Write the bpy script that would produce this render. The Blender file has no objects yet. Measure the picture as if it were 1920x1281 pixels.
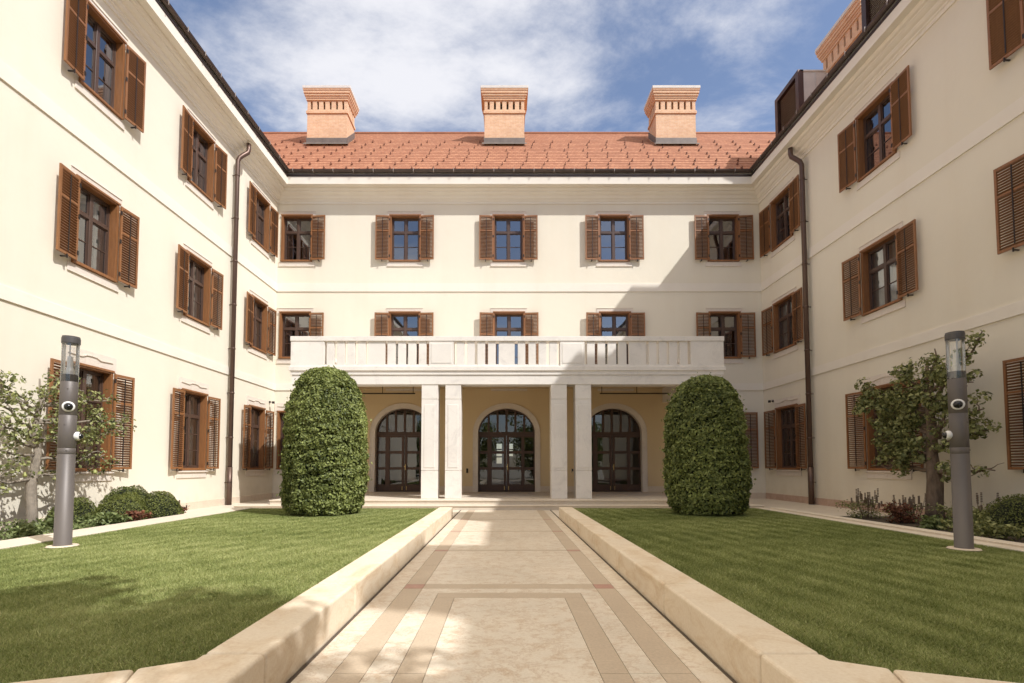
import bpy, math, random
import numpy as np
from mathutils import Matrix, Vector
R = math.radians
random.seed(7); RNG = np.random.default_rng(11)
S = bpy.context.scene
col = S.collection
# ------------------------------------------------------------------ camera
EYE = 1.3
cam = bpy.data.objects.new('camera', bpy.data.cameras.new('camera'))
col.objects.link(cam); S.camera = cam
cam.location = (0, 0, EYE)
cam.rotation_euler = (R(90 + 2.76), 0, 0)
cam.data.sensor_width = 36; cam.data.lens = 17.81
cam.data.shift_x = 0.0078; cam.data.shift_y = 0.0988
cam.data.clip_start = 0.05; cam.data.clip_end = 3000
# ------------------------------------------------------------------ light
SUNV = Vector((0.77, -0.58, 1.0)).normalized()
SKY_STR, SUN_STR, EXPO = 0.15, 2.5, 0.98
sl = bpy.data.lights.new('sun', 'SUN'); so = bpy.data.objects.new('sun', sl); col.objects.link(so)
sl.energy = SUN_STR; sl.angle = R(0.55); sl.color = (1.0, 0.99, 0.97)
so.rotation_euler = SUNV.to_track_quat('Z', 'Y').to_euler(); so.location = (30, -25, 50)
W = bpy.data.worlds.new('World'); S.world = W; W.use_nodes = True
wn, wl = W.node_tree.nodes, W.node_tree.links
wn.clear()
def wnode(t, **k):
    n = wn.new(t)
    for a, b in k.items(): setattr(n, a, b)
    return n
wo = wnode('ShaderNodeOutputWorld'); bg = wnode('ShaderNodeBackground'); bg.inputs[1].default_value = SKY_STR
sky = wnode('ShaderNodeTexSky', sky_type='NISHITA', sun_disc=False)
sky.sun_elevation = math.asin(SUNV.z); sky.sun_rotation = math.atan2(SUNV.x, SUNV.y)
sky.altitude = 200; sky.air_density = 1.0; sky.dust_density = 1.0; sky.ozone_density = 1.6
tc = wnode('ShaderNodeTexCoord')
# project the view direction onto a cloud deck: (x, y) / z
sep = wnode('ShaderNodeSeparateXYZ'); wl.new(tc.outputs['Generated'], sep.inputs[0])
zc = wnode('ShaderNodeMath', operation='MAXIMUM'); wl.new(sep.outputs[2], zc.inputs[0]); zc.inputs[1].default_value = 0.06
dx = wnode('ShaderNodeMath', operation='DIVIDE'); wl.new(sep.outputs[0], dx.inputs[0]); wl.new(zc.outputs[0], dx.inputs[1])
dy = wnode('ShaderNodeMath', operation='DIVIDE'); wl.new(sep.outputs[1], dy.inputs[0]); wl.new(zc.outputs[0], dy.inputs[1])
cmb = wnode('ShaderNodeCombineXYZ'); wl.new(dx.outputs[0], cmb.inputs[0]); wl.new(dy.outputs[0], cmb.inputs[1])
mp = wnode('ShaderNodeMapping'); wl.new(cmb.outputs[0], mp.inputs[0]); mp.inputs['Location'].default_value = (0.35, 0.6, 0); mp.inputs['Rotation'].default_value = (0, 0, R(-35)); mp.inputs['Scale'].default_value = (1.0, 1.25, 1)
n1 = wnode('ShaderNodeTexNoise'); n1.inputs['Scale'].default_value = 1.5; n1.inputs['Detail'].default_value = 9; n1.inputs['Roughness'].default_value = 0.62; n1.inputs['Distortion'].default_value = 0.15
wl.new(mp.outputs[0], n1.inputs['Vector'])
# a broad bank of thin cloud over the middle of the view
vx = wnode('ShaderNodeVectorMath', operation='DISTANCE'); wl.new(cmb.outputs[0], vx.inputs[0]); vx.inputs[1].default_value = (-0.12, 1.0, 0)
mr = wnode('ShaderNodeMapRange'); wl.new(vx.outputs['Value'], mr.inputs[0]); mr.inputs[1].default_value = 0.08; mr.inputs[2].default_value = 0.80; mr.inputs[3].default_value = 0.16; mr.inputs[4].default_value = -0.03
ad = wnode('ShaderNodeMath', operation='ADD'); wl.new(n1.outputs['Fac'], ad.inputs[0]); wl.new(mr.outputs[0], ad.inputs[1])
cr = wnode('ShaderNodeMapRange', interpolation_type='SMOOTHSTEP'); wl.new(ad.outputs[0], cr.inputs[0]); cr.inputs[1].default_value = 0.43; cr.inputs[2].default_value = 0.74; cr.inputs[3].default_value = 0.02
cr.inputs[4].default_value = 0.93
mx = wnode('ShaderNodeMix', data_type='RGBA'); wl.new(cr.outputs[0], mx.inputs[0]); sm = wnode('ShaderNodeMix', data_type='RGBA', blend_type='MULTIPLY'); sm.inputs[0].default_value = 1; wl.new(sky.outputs[0], sm.inputs[6]); sm.inputs[7].default_value = (0.64, 0.60, 0.60, 1); wl.new(sm.outputs[2], mx.inputs[6]); 
# unseen cloud added high overhead, denser, brighter and warmer, to warm the shaded walls
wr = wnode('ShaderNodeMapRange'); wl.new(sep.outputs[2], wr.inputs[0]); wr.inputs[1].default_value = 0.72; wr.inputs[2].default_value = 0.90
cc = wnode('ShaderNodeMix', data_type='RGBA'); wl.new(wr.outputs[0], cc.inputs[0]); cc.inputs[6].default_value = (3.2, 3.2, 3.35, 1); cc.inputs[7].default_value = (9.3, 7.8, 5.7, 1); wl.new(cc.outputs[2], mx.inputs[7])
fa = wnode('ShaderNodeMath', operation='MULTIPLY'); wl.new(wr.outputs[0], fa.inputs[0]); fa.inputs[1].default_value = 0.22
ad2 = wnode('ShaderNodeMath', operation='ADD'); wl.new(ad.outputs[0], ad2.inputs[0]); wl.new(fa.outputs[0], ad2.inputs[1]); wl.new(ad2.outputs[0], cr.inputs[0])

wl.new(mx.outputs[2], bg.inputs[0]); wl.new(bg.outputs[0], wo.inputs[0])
S.view_settings.view_transform = 'Standard'; S.view_settings.look = 'None'
S.view_settings.exposure = EXPO; S.view_settings.gamma = 1
S.cycles.max_bounces = 8; S.cycles.diffuse_bounces = 5; S.cycles.glossy_bounces = 3; S.cycles.transparent_max_bounces = 10; S.cycles.transmission_bounces = 4
S.cycles.caustics_reflective = False; S.cycles.caustics_refractive = False
S.cycles.use_denoising = True

# ------------------------------------------------------------------ materials
def nodes(name):
    m = bpy.data.materials.new(name); m.use_nodes = True
    nt = m.node_tree; b = nt.nodes['Principled BSDF']
    return m, nt, b
def ramp2(nt, fac, stops):
    r = nt.nodes.new('ShaderNodeValToRGB'); e = r.color_ramp.elements
    while len(e) < len(stops): e.new(0.5)
    for i, (p, c) in enumerate(stops): e[i].position = p; e[i].color = (*c, 1)
    nt.links.new(fac, r.inputs[0]); return r.outputs[0]
def noise(nt, scale, detail=4, rough=0.55, vec=None, stretch=None, dist=0.0):
    t = nt.nodes.new('ShaderNodeTexCoord'); n = nt.nodes.new('ShaderNodeTexNoise')
    v = vec if vec is not None else t.outputs['Object']
    if stretch:
        mpn = nt.nodes.new('ShaderNodeMapping'); mpn.inputs['Scale'].default_value = stretch
        nt.links.new(v, mpn.inputs[0]); v = mpn.outputs[0]
    nt.links.new(v, n.inputs['Vector']); n.inputs['Scale'].default_value = scale
    n.inputs['Detail'].default_value = detail; n.inputs['Roughness'].default_value = rough; n.inputs['Distortion'].default_value = dist
    return n.outputs['Fac']
def bump(nt, b, h, strength, dist=0.01, chain=None):
    bn = nt.nodes.new('ShaderNodeBump'); bn.inputs['Strength'].default_value = strength; bn.inputs['Distance'].default_value = dist
    nt.links.new(h, bn.inputs['Height'])
    if chain is not None: nt.links.new(chain, bn.inputs['Normal'])
    nt.links.new(bn.outputs[0], b.inputs['Normal']); return bn.outputs[0]
def mixc(nt, fac, a, bb, mode='MIX'):
    m = nt.nodes.new('ShaderNodeMix'); m.data_type = 'RGBA'; m.blend_type = mode
    for v, i in ((fac, 0), (a, 6), (bb, 7)):
        if hasattr(v, 'is_linked'): nt.links.new(v, m.inputs[i])
        elif i == 0: m.inputs[0].default_value = v
        else: m.inputs[i].default_value = (*v, 1)
    return m.outputs[2]
def sc(c, k): return tuple(min(1, x * k) for x in c)
def simple(name, c, rough=0.6, var=0.1, scale=6, bscale=60, bs=0.15, bd=0.004, metal=0, spec=0.5, stretch=None):
    m, nt, b = nodes(name)
    f = noise(nt, scale, 5, 0.6, stretch=stretch)
    nt.links.new(ramp2(nt, f, [(0.25, sc(c, 1 - var)), (0.75, sc(c, 1 + var))]), b.inputs['Base Color'])
    b.inputs['Roughness'].default_value = rough; b.inputs['Metallic'].default_value = metal
    b.inputs['Specular IOR Level'].default_value = spec
    if bs: bump(nt, b, noise(nt, bscale, 3, stretch=stretch), bs, bd)
    return m
def stucco(name, c):
    m, nt, b = nodes(name)
    big = noise(nt, 0.35, 6, 0.62); streak = noise(nt, 0.9, 4, 0.6, stretch=(1, 1, 0.12))
    c1 = ramp2(nt, big, [(0.3, sc(c, 0.965)), (0.7, sc(c, 1.02))])
    c2 = mixc(nt, ramp2(nt, streak, [(0.48, (0, 0, 0)), (0.78, (0.45, 0.45, 0.45))]), c1, (c[0] * 0.91, c[1] * 0.87, c[2] * 0.82))
    t = nt.nodes.new('ShaderNodeTexCoord'); sz = nt.nodes.new('ShaderNodeSeparateXYZ'); nt.links.new(t.outputs['Object'], sz.inputs[0])
    mz = nt.nodes.new('ShaderNodeMapRange'); nt.links.new(sz.outputs[2], mz.inputs[0]); mz.inputs[1].default_value = 0.95; mz.inputs[2].default_value = 0.2; mz.inputs[4].default_value = 0.8
    mu = nt.nodes.new('ShaderNodeMath'); mu.operation = 'MULTIPLY'; nt.links.new(mz.outputs[0], mu.inputs[0]); nt.links.new(ramp2(nt, noise(nt, 2.3, 7, 0.7), [(0.42, (0, 0, 0)), (0.75, (0.6, 0.6, 0.6))]), mu.inputs[1])
    c2 = mixc(nt, mu.outputs[0], c2, (c[0] * 0.72, c[1] * 0.68, c[2] * 0.62))
    nt.links.new(c2, b.inputs['Base Color']); b.inputs['Roughness'].default_value = 0.92
    b.inputs['Specular IOR Level'].default_value = 0.15
    n = bump(nt, b, noise(nt, 1.3, 4), 0.35, 0.03)
    bump(nt, b, noise(nt, 140, 3), 0.35, 0.003, n)
    return m
def stone(name, c, c2, scale=2.2, lo=0.45, hi=0.72, rough=0.55, stretch=None, fine=True, dist=1.2):
    m, nt, b = nodes(name)
    t = nt.nodes.new('ShaderNodeTexCoord')
    base = ramp2(nt, noise(nt, 0.8, 5, 0.6), [(0.3, sc(c, 0.93)), (0.7, sc(c, 1.05))])
    v = noise(nt, scale, 9, 0.7, stretch=stretch, dist=dist)
    k = mixc(nt, ramp2(nt, v, [(lo, (0, 0, 0)), (hi, (0.85, 0.85, 0.85))]), base, c2)
    f = noise(nt, 45, 6, 0.75)
    k = mixc(nt, 0.5, k, ramp2(nt, f, [(0.3, (0.36, 0.36, 0.36)), (0.65, (0.62, 0.61, 0.6))]), 'OVERLAY') if fine else k
    nt.links.new(k, b.inputs['Base Color']); b.inputs['Roughness'].default_value = rough; b.inputs['Specular IOR Level'].default_value = 0.3
    bump(nt, b, f, 0.2, 0.003)
    return m
M = {}
M['stucco'] = stucco('cream_stucco', (0.76, 0.702, 0.583))
M['stucco_ochre_shade'] = stucco('ochre_shade_stucco', (0.70, 0.555, 0.345))  # stucco with the warm shade under the portico put into its colour
M['trim'] = stucco('cream_trim', (0.785, 0.73, 0.64))
M['marble'] = stone('white_marble', (0.76, 0.72, 0.665), (0.55, 0.52, 0.49), 1.5, 0.52, 0.78, 0.5, fine=True)
M['sillstone'] = stone('pale_sill_stone', (0.70, 0.63, 0.55), (0.6, 0.48, 0.41), 5, 0.5, 0.8, 0.7)
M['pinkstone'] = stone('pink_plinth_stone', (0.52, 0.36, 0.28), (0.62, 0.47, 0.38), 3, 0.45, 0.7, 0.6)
M['plinthstone'] = stone('pale_plinth_stone', (0.66, 0.56, 0.45), (0.55, 0.45, 0.36), 3, 0.5, 0.8, 0.6)
def travertine(name, c, c2, c3):
    m, nt, b = nodes(name)
    base = ramp2(nt, noise(nt, 0.9, 6, 0.65), [(0.32, sc(c, 0.9)), (0.68, sc(c, 1.07))])
    v = noise(nt, 6.0, 10, 0.78, stretch=(1, 1.25, 1), dist=0.2)
    k = mixc(nt, ramp2(nt, v, [(0.50, (0, 0, 0)), (0.64, (0.75, 0.75, 0.75))]), base, c2)
    w = noise(nt, 2.6, 12, 0.74, stretch=(1, 1.5, 1), dist=0.5)
    k = mixc(nt, ramp2(nt, w, [(0.480, (0, 0, 0)), (0.502, (0.55, 0.55, 0.55)), (0.524, (0, 0, 0))]), k, c3)
    f = noise(nt, 55, 6, 0.75)
    k = mixc(nt, 0.55, k, ramp2(nt, f, [(0.3, (0.34, 0.34, 0.34)), (0.65, (0.62, 0.61, 0.6))]), 'OVERLAY')
    nt.links.new(k, b.inputs['Base Color']); b.inputs['Roughness'].default_value = 0.42; b.inputs['Specular IOR Level'].default_value = 0.3
    bump(nt, b, f, 0.2, 0.003); return m
M['travertine'] = travertine('mottled_travertine', (0.655, 0.59, 0.495), (0.51, 0.39, 0.27), (0.40, 0.26, 0.155))
M['tanstone'] = stone('tan_paving_stone', (0.475, 0.39, 0.295), (0.55, 0.465, 0.36), 1.5, 0.5, 0.8, 0.45)
M['redstone'] = stone('red_paving_stone', (0.40, 0.23, 0.18), (0.48, 0.31, 0.25), 3, 0.5, 0.8, 0.45)
M['paving'] = stone('pale_paving_stone', (0.64, 0.57, 0.475), (0.55, 0.46, 0.36), 1.6, 0.5, 0.8, 0.5)
M['curb'] = stone('limestone_curb', (0.68, 0.59, 0.465), (0.52, 0.375, 0.225), 2.1, 0.47, 0.74, 0.6, stretch=(1, 0.8, 2))
M['mortar'] = simple('dark_joint', (0.10, 0.075, 0.055), 0.9)
M['soil'] = simple('bed_soil', (0.06, 0.045, 0.03), 0.95, 0.4, 9, 40, 0.8, 0.03)
M['ground'] = simple('distant_ground', (0.42, 0.38, 0.30), 0.9, 0.15, 0.4)
def wood(name, c, rough=0.45):
    m, nt, b = nodes(name)
    g = noise(nt, 7, 6, 0.65, stretch=(5, 5, 0.6)); w = noise(nt, 1.4, 3)
    k = ramp2(nt, g, [(0.25, sc(c, 0.72)), (0.75, sc(c, 1.25))])
    k = mixc(nt, ramp2(nt, w, [(0.35, (0, 0, 0)), (0.7, (0.45, 0.45, 0.45))]), k, sc(c, 0.8))
    nt.links.new(k, b.inputs['Base Color']); b.inputs['Roughness'].default_value = rough
    bump(nt, b, g, 0.2, 0.003); return m
M['wood'] = wood('stained_wood', (0.265, 0.115, 0.043))
M['slat'] = wood('shutter_slat_wood', (0.235, 0.11, 0.048), 0.55)
M['sash'] = wood('dark_sash_wood', (0.085, 0.05, 0.036), 0.4)
M['doorwood'] = wood('dark_door_wood', (0.075, 0.036, 0.019), 0.5)
M['iron'] = simple('dark_iron', (0.035, 0.027, 0.024), 0.45, metal=0.4)
M['brass'] = simple('brass', (0.62, 0.42, 0.16), 0.3, metal=1)
M['copper'] = simple('brown_metal', (0.115, 0.072, 0.055), 0.42, 0.25, 1.5, 30, 0.08, metal=0.55, stretch=(1, 1, 0.3))
M['gutter'] = simple('gutter_metal', (0.085, 0.062, 0.052), 0.4, 0.2, 3, metal=0.5)
M['zinc'] = simple('zinc_sheet', (0.62, 0.59, 0.55), 0.55, 0.14, 1.5, 20, 0.1, metal=0.1)
M['leadgrey'] = simple('weathered_lead', (0.17, 0.14, 0.12), 0.6, 0.2, 3, metal=0.2)
M['bracketmetal'] = simple('bracket_metal', (0.30, 0.25, 0.22), 0.5, 0.1, 3)
M['bronze'] = simple('bronze_cladding', (0.075, 0.042, 0.034), 0.4, 0.2, 2, metal=0.5)
M['lampgrey'] = simple('grey_powder_coat', (0.125, 0.108, 0.098), 0.5, 0.05, 3, 200, 0.05, metal=0.2)
M['lampdark'] = simple('dark_lamp_metal', (0.075, 0.07, 0.07), 0.45, 0.05, 3, metal=0.2)
M['white'] = simple('white_plastic', (0.74, 0.73, 0.71), 0.35, 0.03)
M['black'] = simple('black_plastic', (0.012, 0.012, 0.014), 0.12, 0.05, bs=0)
M['curtain'] = simple('white_curtain', (0.72, 0.68, 0.62), 0.9, 0.05)
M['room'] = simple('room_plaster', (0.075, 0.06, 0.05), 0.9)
M['capstone'] = simple('chimney_capstone', (0.62, 0.58, 0.53), 0.75)
M['bark'] = simple('bark', (0.16, 0.115, 0.08), 0.9, 0.45, 14, 26, 0.9, 0.02, stretch=(1, 1, 0.35))
M['palebark'] = simple('pale_bark', (0.25, 0.21, 0.165), 0.9, 0.4, 14, 26, 0.9, 0.02, stretch=(1, 1, 0.4))
M['pear'] = simple('pear_skin', (0.33, 0.34, 0.11), 0.5)
def glass(name, refl=0.22, tint=(0.55, 0.58, 0.58)):
    m = bpy.data.materials.new(name); m.use_nodes = True; nt = m.node_tree; nt.nodes.clear()
    o = nt.nodes.new('ShaderNodeOutputMaterial'); tr = nt.nodes.new('ShaderNodeBsdfTransparent'); g = nt.nodes.new('ShaderNodeBsdfGlossy')
    tr.inputs[0].default_value = (*tint, 1); g.inputs['Roughness'].default_value = 0.012; g.inputs[0].default_value = (0.9, 0.92, 0.95, 1)
    mx_ = nt.nodes.new('ShaderNodeMixShader'); lw = nt.nodes.new('ShaderNodeLayerWeight'); lw.inputs[0].default_value = 0.35
    mrn = nt.nodes.new('ShaderNodeMapRange'); mrn.inputs[3].default_value = refl; mrn.inputs[4].default_value = 0.85
    nt.links.new(lw.outputs['Fresnel'], mrn.inputs[0]); nt.links.new(mrn.outputs[0], mx_.inputs[0])
    nt.links.new(tr.outputs[0], mx_.inputs[1]); nt.links.new(g.outputs[0], mx_.inputs[2]); nt.links.new(mx_.outputs[0], o.inputs[0])
    tcn = nt.nodes.new('ShaderNodeTexCoord'); nz = nt.nodes.new('ShaderNodeTexNoise'); nz.inputs['Scale'].default_value = 1.3; nz.inputs['Detail'].default_value = 1
    bn = nt.nodes.new('ShaderNodeBump'); bn.inputs['Strength'].default_value = 0.12; bn.inputs['Distance'].default_value = 0.02
    nt.links.new(tcn.outputs['Object'], nz.inputs['Vector']); nt.links.new(nz.outputs[0], bn.inputs['Height']); nt.links.new(bn.outputs[0], g.inputs['Normal'])
    return m
M['glass'] = glass('window_glass', 0.24); M['lampglass'] = glass('clear_lamp_glass', 0.06, (0.93, 0.93, 0.92))
M['doorglass'] = glass('door_glass', 0.06, (0.45, 0.45, 0.42))
def leafmat(name, dark, light, rough=0.5, trans=0.3, gloss=0.35):
    m = bpy.data.materials.new(name); m.use_nodes = True; nt = m.node_tree; b = nt.nodes['Principled BSDF']
    at = nt.nodes.new('ShaderNodeAttribute'); at.attribute_name = 'rnd'
    k = ramp2(nt, at.outputs['Fac'], [(0.0, dark), (0.72, light), (1.0, sc(light, 1.35))])
    nt.links.new(k, b.inputs['Base Color']); b.inputs['Roughness'].default_value = rough; b.inputs['Specular IOR Level'].default_value = gloss
    t = nt.nodes.new('ShaderNodeBsdfTranslucent'); nt.links.new(k, t.inputs[0]); ms = nt.nodes.new('ShaderNodeMixShader'); ms.inputs[0].default_value = trans
    nt.links.new(b.outputs[0], ms.inputs[1]); nt.links.new(t.outputs[0], ms.inputs[2]); nt.links.new(ms.outputs[0], nt.nodes['Material Output'].inputs[0])
    return m
M['hornbeam'] = leafmat('hornbeam_leaf', (0.050, 0.070, 0.014), (0.31, 0.35, 0.11))
M['box'] = leafmat('box_leaf', (0.06, 0.078, 0.016), (0.20, 0.22, 0.055))
M['pearleaf'] = leafmat('pear_leaf', (0.07, 0.09, 0.022), (0.31, 0.32, 0.13))
M['redleaf'] = leafmat('red_leaf', (0.07, 0.03, 0.02), (0.22, 0.09, 0.05))
M['hosta'] = leafmat('pale_leaf', (0.08, 0.11, 0.03), (0.21, 0.25, 0.10))
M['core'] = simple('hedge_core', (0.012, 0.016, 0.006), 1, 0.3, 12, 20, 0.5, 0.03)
def grassmat():
    m = bpy.data.materials.new('grass_blade'); m.use_nodes = True; nt = m.node_tree; b = nt.nodes['Principled BSDF']
    at = nt.nodes.new('ShaderNodeAttribute'); at.attribute_name = 'rnd'
    k = ramp2(nt, at.outputs['Fac'], [(0.0, (0.115, 0.15, 0.036)), (0.5, (0.32, 0.36, 0.125)), (1.0, (0.58, 0.58, 0.29))])
    nt.links.new(k, b.inputs['Base Color']); b.inputs['Roughness'].default_value = 0.55; b.inputs['Specular IOR Level'].default_value = 0.25
    t = nt.nodes.new('ShaderNodeBsdfTranslucent'); nt.links.new(k, t.inputs[0]); ms = nt.nodes.new('ShaderNodeMixShader'); ms.inputs[0].default_value = 0.3
    nt.links.new(b.outputs[0], ms.inputs[1]); nt.links.new(t.outputs[0], ms.inputs[2]); nt.links.new(ms.outputs[0], nt.nodes['Material Output'].inputs[0])
    return m
M['grass'] = grassmat()
M['turf'] = simple('turf', (0.20, 0.20, 0.075), 0.95, 0.3, 8, 60, 0.6, 0.02)
def brickmat(name, c1, c2, mort, bw, bh, ms, off=0.5, bs=0.5, rough=0.85, var=0.0):
    m, nt, b = nodes(name)
    uv = nt.nodes.new('ShaderNodeUVMap'); uv.uv_map = 'UVMap'
    br = nt.nodes.new('ShaderNodeTexBrick'); br.offset = off
    nt.links.new(uv.outputs[0], br.inputs['Vector'])
    br.inputs['Color1'].default_value = (*c1, 1); br.inputs['Color2'].default_value = (*c2, 1); br.inputs['Mortar'].default_value = (*mort, 1)
    br.inputs['Scale'].default_value = 1; br.inputs['Mortar Size'].default_value = ms; br.inputs['Brick Width'].default_value = bw; br.inputs['Row Height'].default_value = bh
    br.inputs['Mortar Smooth'].default_value = 0.2
    k = mixc(nt, ramp2(nt, noise(nt, 0.8, 5, 0.7), [(0.35, (0, 0, 0)), (0.75, (0.4, 0.4, 0.4))]), br.outputs['Color'], sc(c1, 0.7))
    k = mixc(nt, 0.35, k, ramp2(nt, noise(nt, 9, 4, 0.7), [(0.3, (0.3, 0.3, 0.3)), (0.7, (0.7, 0.7, 0.7))]), 'OVERLAY')
    nt.links.new(k, b.inputs['Base Color']); b.inputs['Roughness'].default_value = rough
    inv = nt.nodes.new('ShaderNodeMath'); inv.operation = 'SUBTRACT'; inv.inputs[0].default_value = 1; nt.links.new(br.outputs['Fac'], inv.inputs[1])
    bump(nt, b, inv.outputs[0], bs, 0.012)
    return m
M['brick'] = brickmat('orange_brick', (0.68, 0.41, 0.235), (0.75, 0.49, 0.31), (0.70, 0.51, 0.36), 0.25, 0.077, 0.010)
M['tile_edge'] = simple('tile_butt_edge', (0.30, 0.12, 0.065), 0.85, 0.2, 8)
M['guard'] = simple('rusty_snow_guard', (0.16, 0.06, 0.032), 0.7, 0.2, 8)
M['tile'] = brickmat('clay_roof_tile', (0.34, 0.14, 0.075), (0.47, 0.22, 0.12), (0.30, 0.12, 0.065), 0.18, 0.37, 0.012, bs=0.6)

# ------------------------------------------------------------------ mesh helper
class MB:
    def __init__(s): s.v = []; s.f = []; s.m = []; s.uv = []
    def face(s, pts, mat=0, uv=None):
        i = len(s.v); s.v += [tuple(p) for p in pts]; s.f.append(tuple(range(i, i + len(pts)))); s.m.append(mat)
        if uv is None:
            a, b_, c_ = Vector(pts[0]), Vector(pts[1]), Vector(pts[2]); n = (b_ - a).cross(c_ - b_)
            ax = max(range(3), key=lambda q: abs(n[q]))
            uv = [((p[1], p[2]) if ax == 0 else (p[0], p[2]) if ax == 1 else (p[0], p[1])) for p in pts]
        s.uv += list(uv)
    def box(s, x0, x1, y0, y1, z0, z1, mat=0, skip=''):
        if x0 > x1: x0, x1 = x1, x0
        if y0 > y1: y0, y1 = y1, y0
        if z0 > z1: z0, z1 = z1, z0
        if 'f' not in skip: s.face([(x0, y0, z0), (x1, y0, z0), (x1, y0, z1), (x0, y0, z1)], mat)
        if 'b' not in skip: s.face([(x1, y1, z0), (x0, y1, z0), (x0, y1, z1), (x1, y1, z1)], mat)
        if 'l' not in skip: s.face([(x0, y1, z0), (x0, y0, z0), (x0, y0, z1), (x0, y1, z1)], mat)
        if 'r' not in skip: s.face([(x1, y0, z0), (x1, y1, z0), (x1, y1, z1), (x1, y0, z1)], mat)
        if 't' not in skip: s.face([(x0, y0, z1), (x1, y0, z1), (x1, y1, z1), (x0, y1, z1)], mat)
        if 'd' not in skip: s.face([(x0, y1, z0), (x1, y1, z0), (x1, y0, z0), (x0, y0, z0)], mat)
    def slantbox(s, c, ux, uy, uz, hx, hy, hz, mat=0):
        c, ux, uy, uz = map(Vector, (c, ux, uy, uz))
        P = lambda a, b_, d: c + ux * a * hx + uy * b_ * hy + uz * d * hz
        for q in (((-1, -1, -1), (1, -1, -1), (1, -1, 1), (-1, -1, 1)), ((1, 1, -1), (-1, 1, -1), (-1, 1, 1), (1, 1, 1)), ((-1, 1, -1), (-1, -1, -1), (-1, -1, 1), (-1, 1, 1)),
                  ((1, -1, -1), (1, 1, -1), (1, 1, 1), (1, -1, 1)), ((-1, -1, 1), (1, -1, 1), (1, 1, 1), (-1, 1, 1)), ((-1, 1, -1), (1, 1, -1), (1, -1, -1), (-1, -1, -1))):
            s.face([P(*k) for k in q], mat)
    def poly_z(s, poly, z0, z1, mat=0):
        n = len(poly)
        s.face([(x, y, z1) for x, y in poly], mat); s.face([(x, y, z0) for x, y in reversed(poly)], mat)
        for i in range(n):
            a, b_ = poly[i], poly[(i + 1) % n]
            s.face([(*a, z0), (*b_, z0), (*b_, z1), (*a, z1)], mat)
    def tube(s, pts, rad, n=10, mat=0, caps=True):
        pts = [Vector(p) for p in pts]; rads = rad if hasattr(rad, '__len__') else [rad] * len(pts)
        base = len(s.v); prev = None
        for i, p in enumerate(pts):
            t = (pts[min(i + 1, len(pts) - 1)] - pts[max(i - 1, 0)]).normalized()
            if prev is None: u = t.orthogonal().normalized()
            else: u = (prev - t * prev.dot(t)).normalized()
            prev = u; w = t.cross(u)
            for k in range(n):
                a = 2 * math.pi * k / n; s.v.append(tuple(p + (u * math.cos(a) + w * math.sin(a)) * rads[i]))
        for i in range(len(pts) - 1):
            for k in range(n):
                a = base + i * n + k; b_ = base + i * n + (k + 1) % n
                s.f.append((a, b_, b_ + n, a + n)); s.m.append(mat); s.uv += [(k / n, i), ((k + 1) / n, i), ((k + 1) / n, i + 1), (k / n, i + 1)]
        if caps:
            s.f.append(tuple(base + k for k in reversed(range(n)))); s.m.append(mat); s.uv += [(0, 0)] * n
            e = base + (len(pts) - 1) * n; s.f.append(tuple(e + k for k in range(n))); s.m.append(mat); s.uv += [(0, 0)] * n
    def lathe(s, prof, n=24, mat=0, c=(0, 0, 0), axis='z'):
        base = len(s.v)
        for r_, h in prof:
            for k in range(n):
                a = 2 * math.pi * k / n
                p = (r_ * math.cos(a), r_ * math.sin(a), h) if axis == 'z' else (r_ * math.cos(a), -h, r_ * math.sin(a))
                s.v.append((p[0] + c[0], p[1] + c[1], p[2] + c[2]))
        for i in range(len(prof) - 1):
            for k in range(n):
                a = base + i * n + k; b_ = base + i * n + (k + 1) % n
                s.f.append((a, b_, b_ + n, a + n)); s.m.append(mat); s.uv += [(0, 0)] * 4
    def build(s, name, mats, parent=None, smooth=False, bevel=0, seg=2):
        me = bpy.data.meshes.new(name); me.from_pydata(s.v, [], s.f)
        if not isinstance(mats, (list, tuple)): mats = [mats]
        for q in mats: me.materials.append(M[q] if isinstance(q, str) else q)
        me.polygons.foreach_set('material_index', s.m)
        ul = me.uv_layers.new(name='UVMap'); ul.data.foreach_set('uv', np.array(s.uv, dtype=np.float32).ravel())
        if smooth: me.polygons.foreach_set('use_smooth', [True] * len(s.f))
        me.update()
        o = bpy.data.objects.new(name, me); col.objects.link(o)
        if bevel:
            w = o.modifiers.new('weld', 'WELD'); w.merge_threshold = 1e-4
            bv = o.modifiers.new('bevel', 'BEVEL'); bv.width = bevel; bv.segments = seg; bv.limit_method = 'ANGLE'; bv.angle_limit = R(30)
        if parent: o.parent = parent
        return o
def tag(o, label=None, cat=None, group=None, kind=None):
    for k, v in (('label', label), ('category', cat), ('group', group), ('kind', kind)):
        if v: o[k] = v
    return o
def empty(name, loc, rz=0, label=None, cat=None, group=None):
    o = bpy.data.objects.new(name, None); col.objects.link(o); o.location = loc; o.rotation_euler = (0, 0, rz); o.empty_display_size = 0.2
    return tag(o, label, cat, group)
def copy_obj(o, parent=None):
    c = o.copy(); col.objects.link(c)
    if parent: c.parent = parent
    return c

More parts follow.
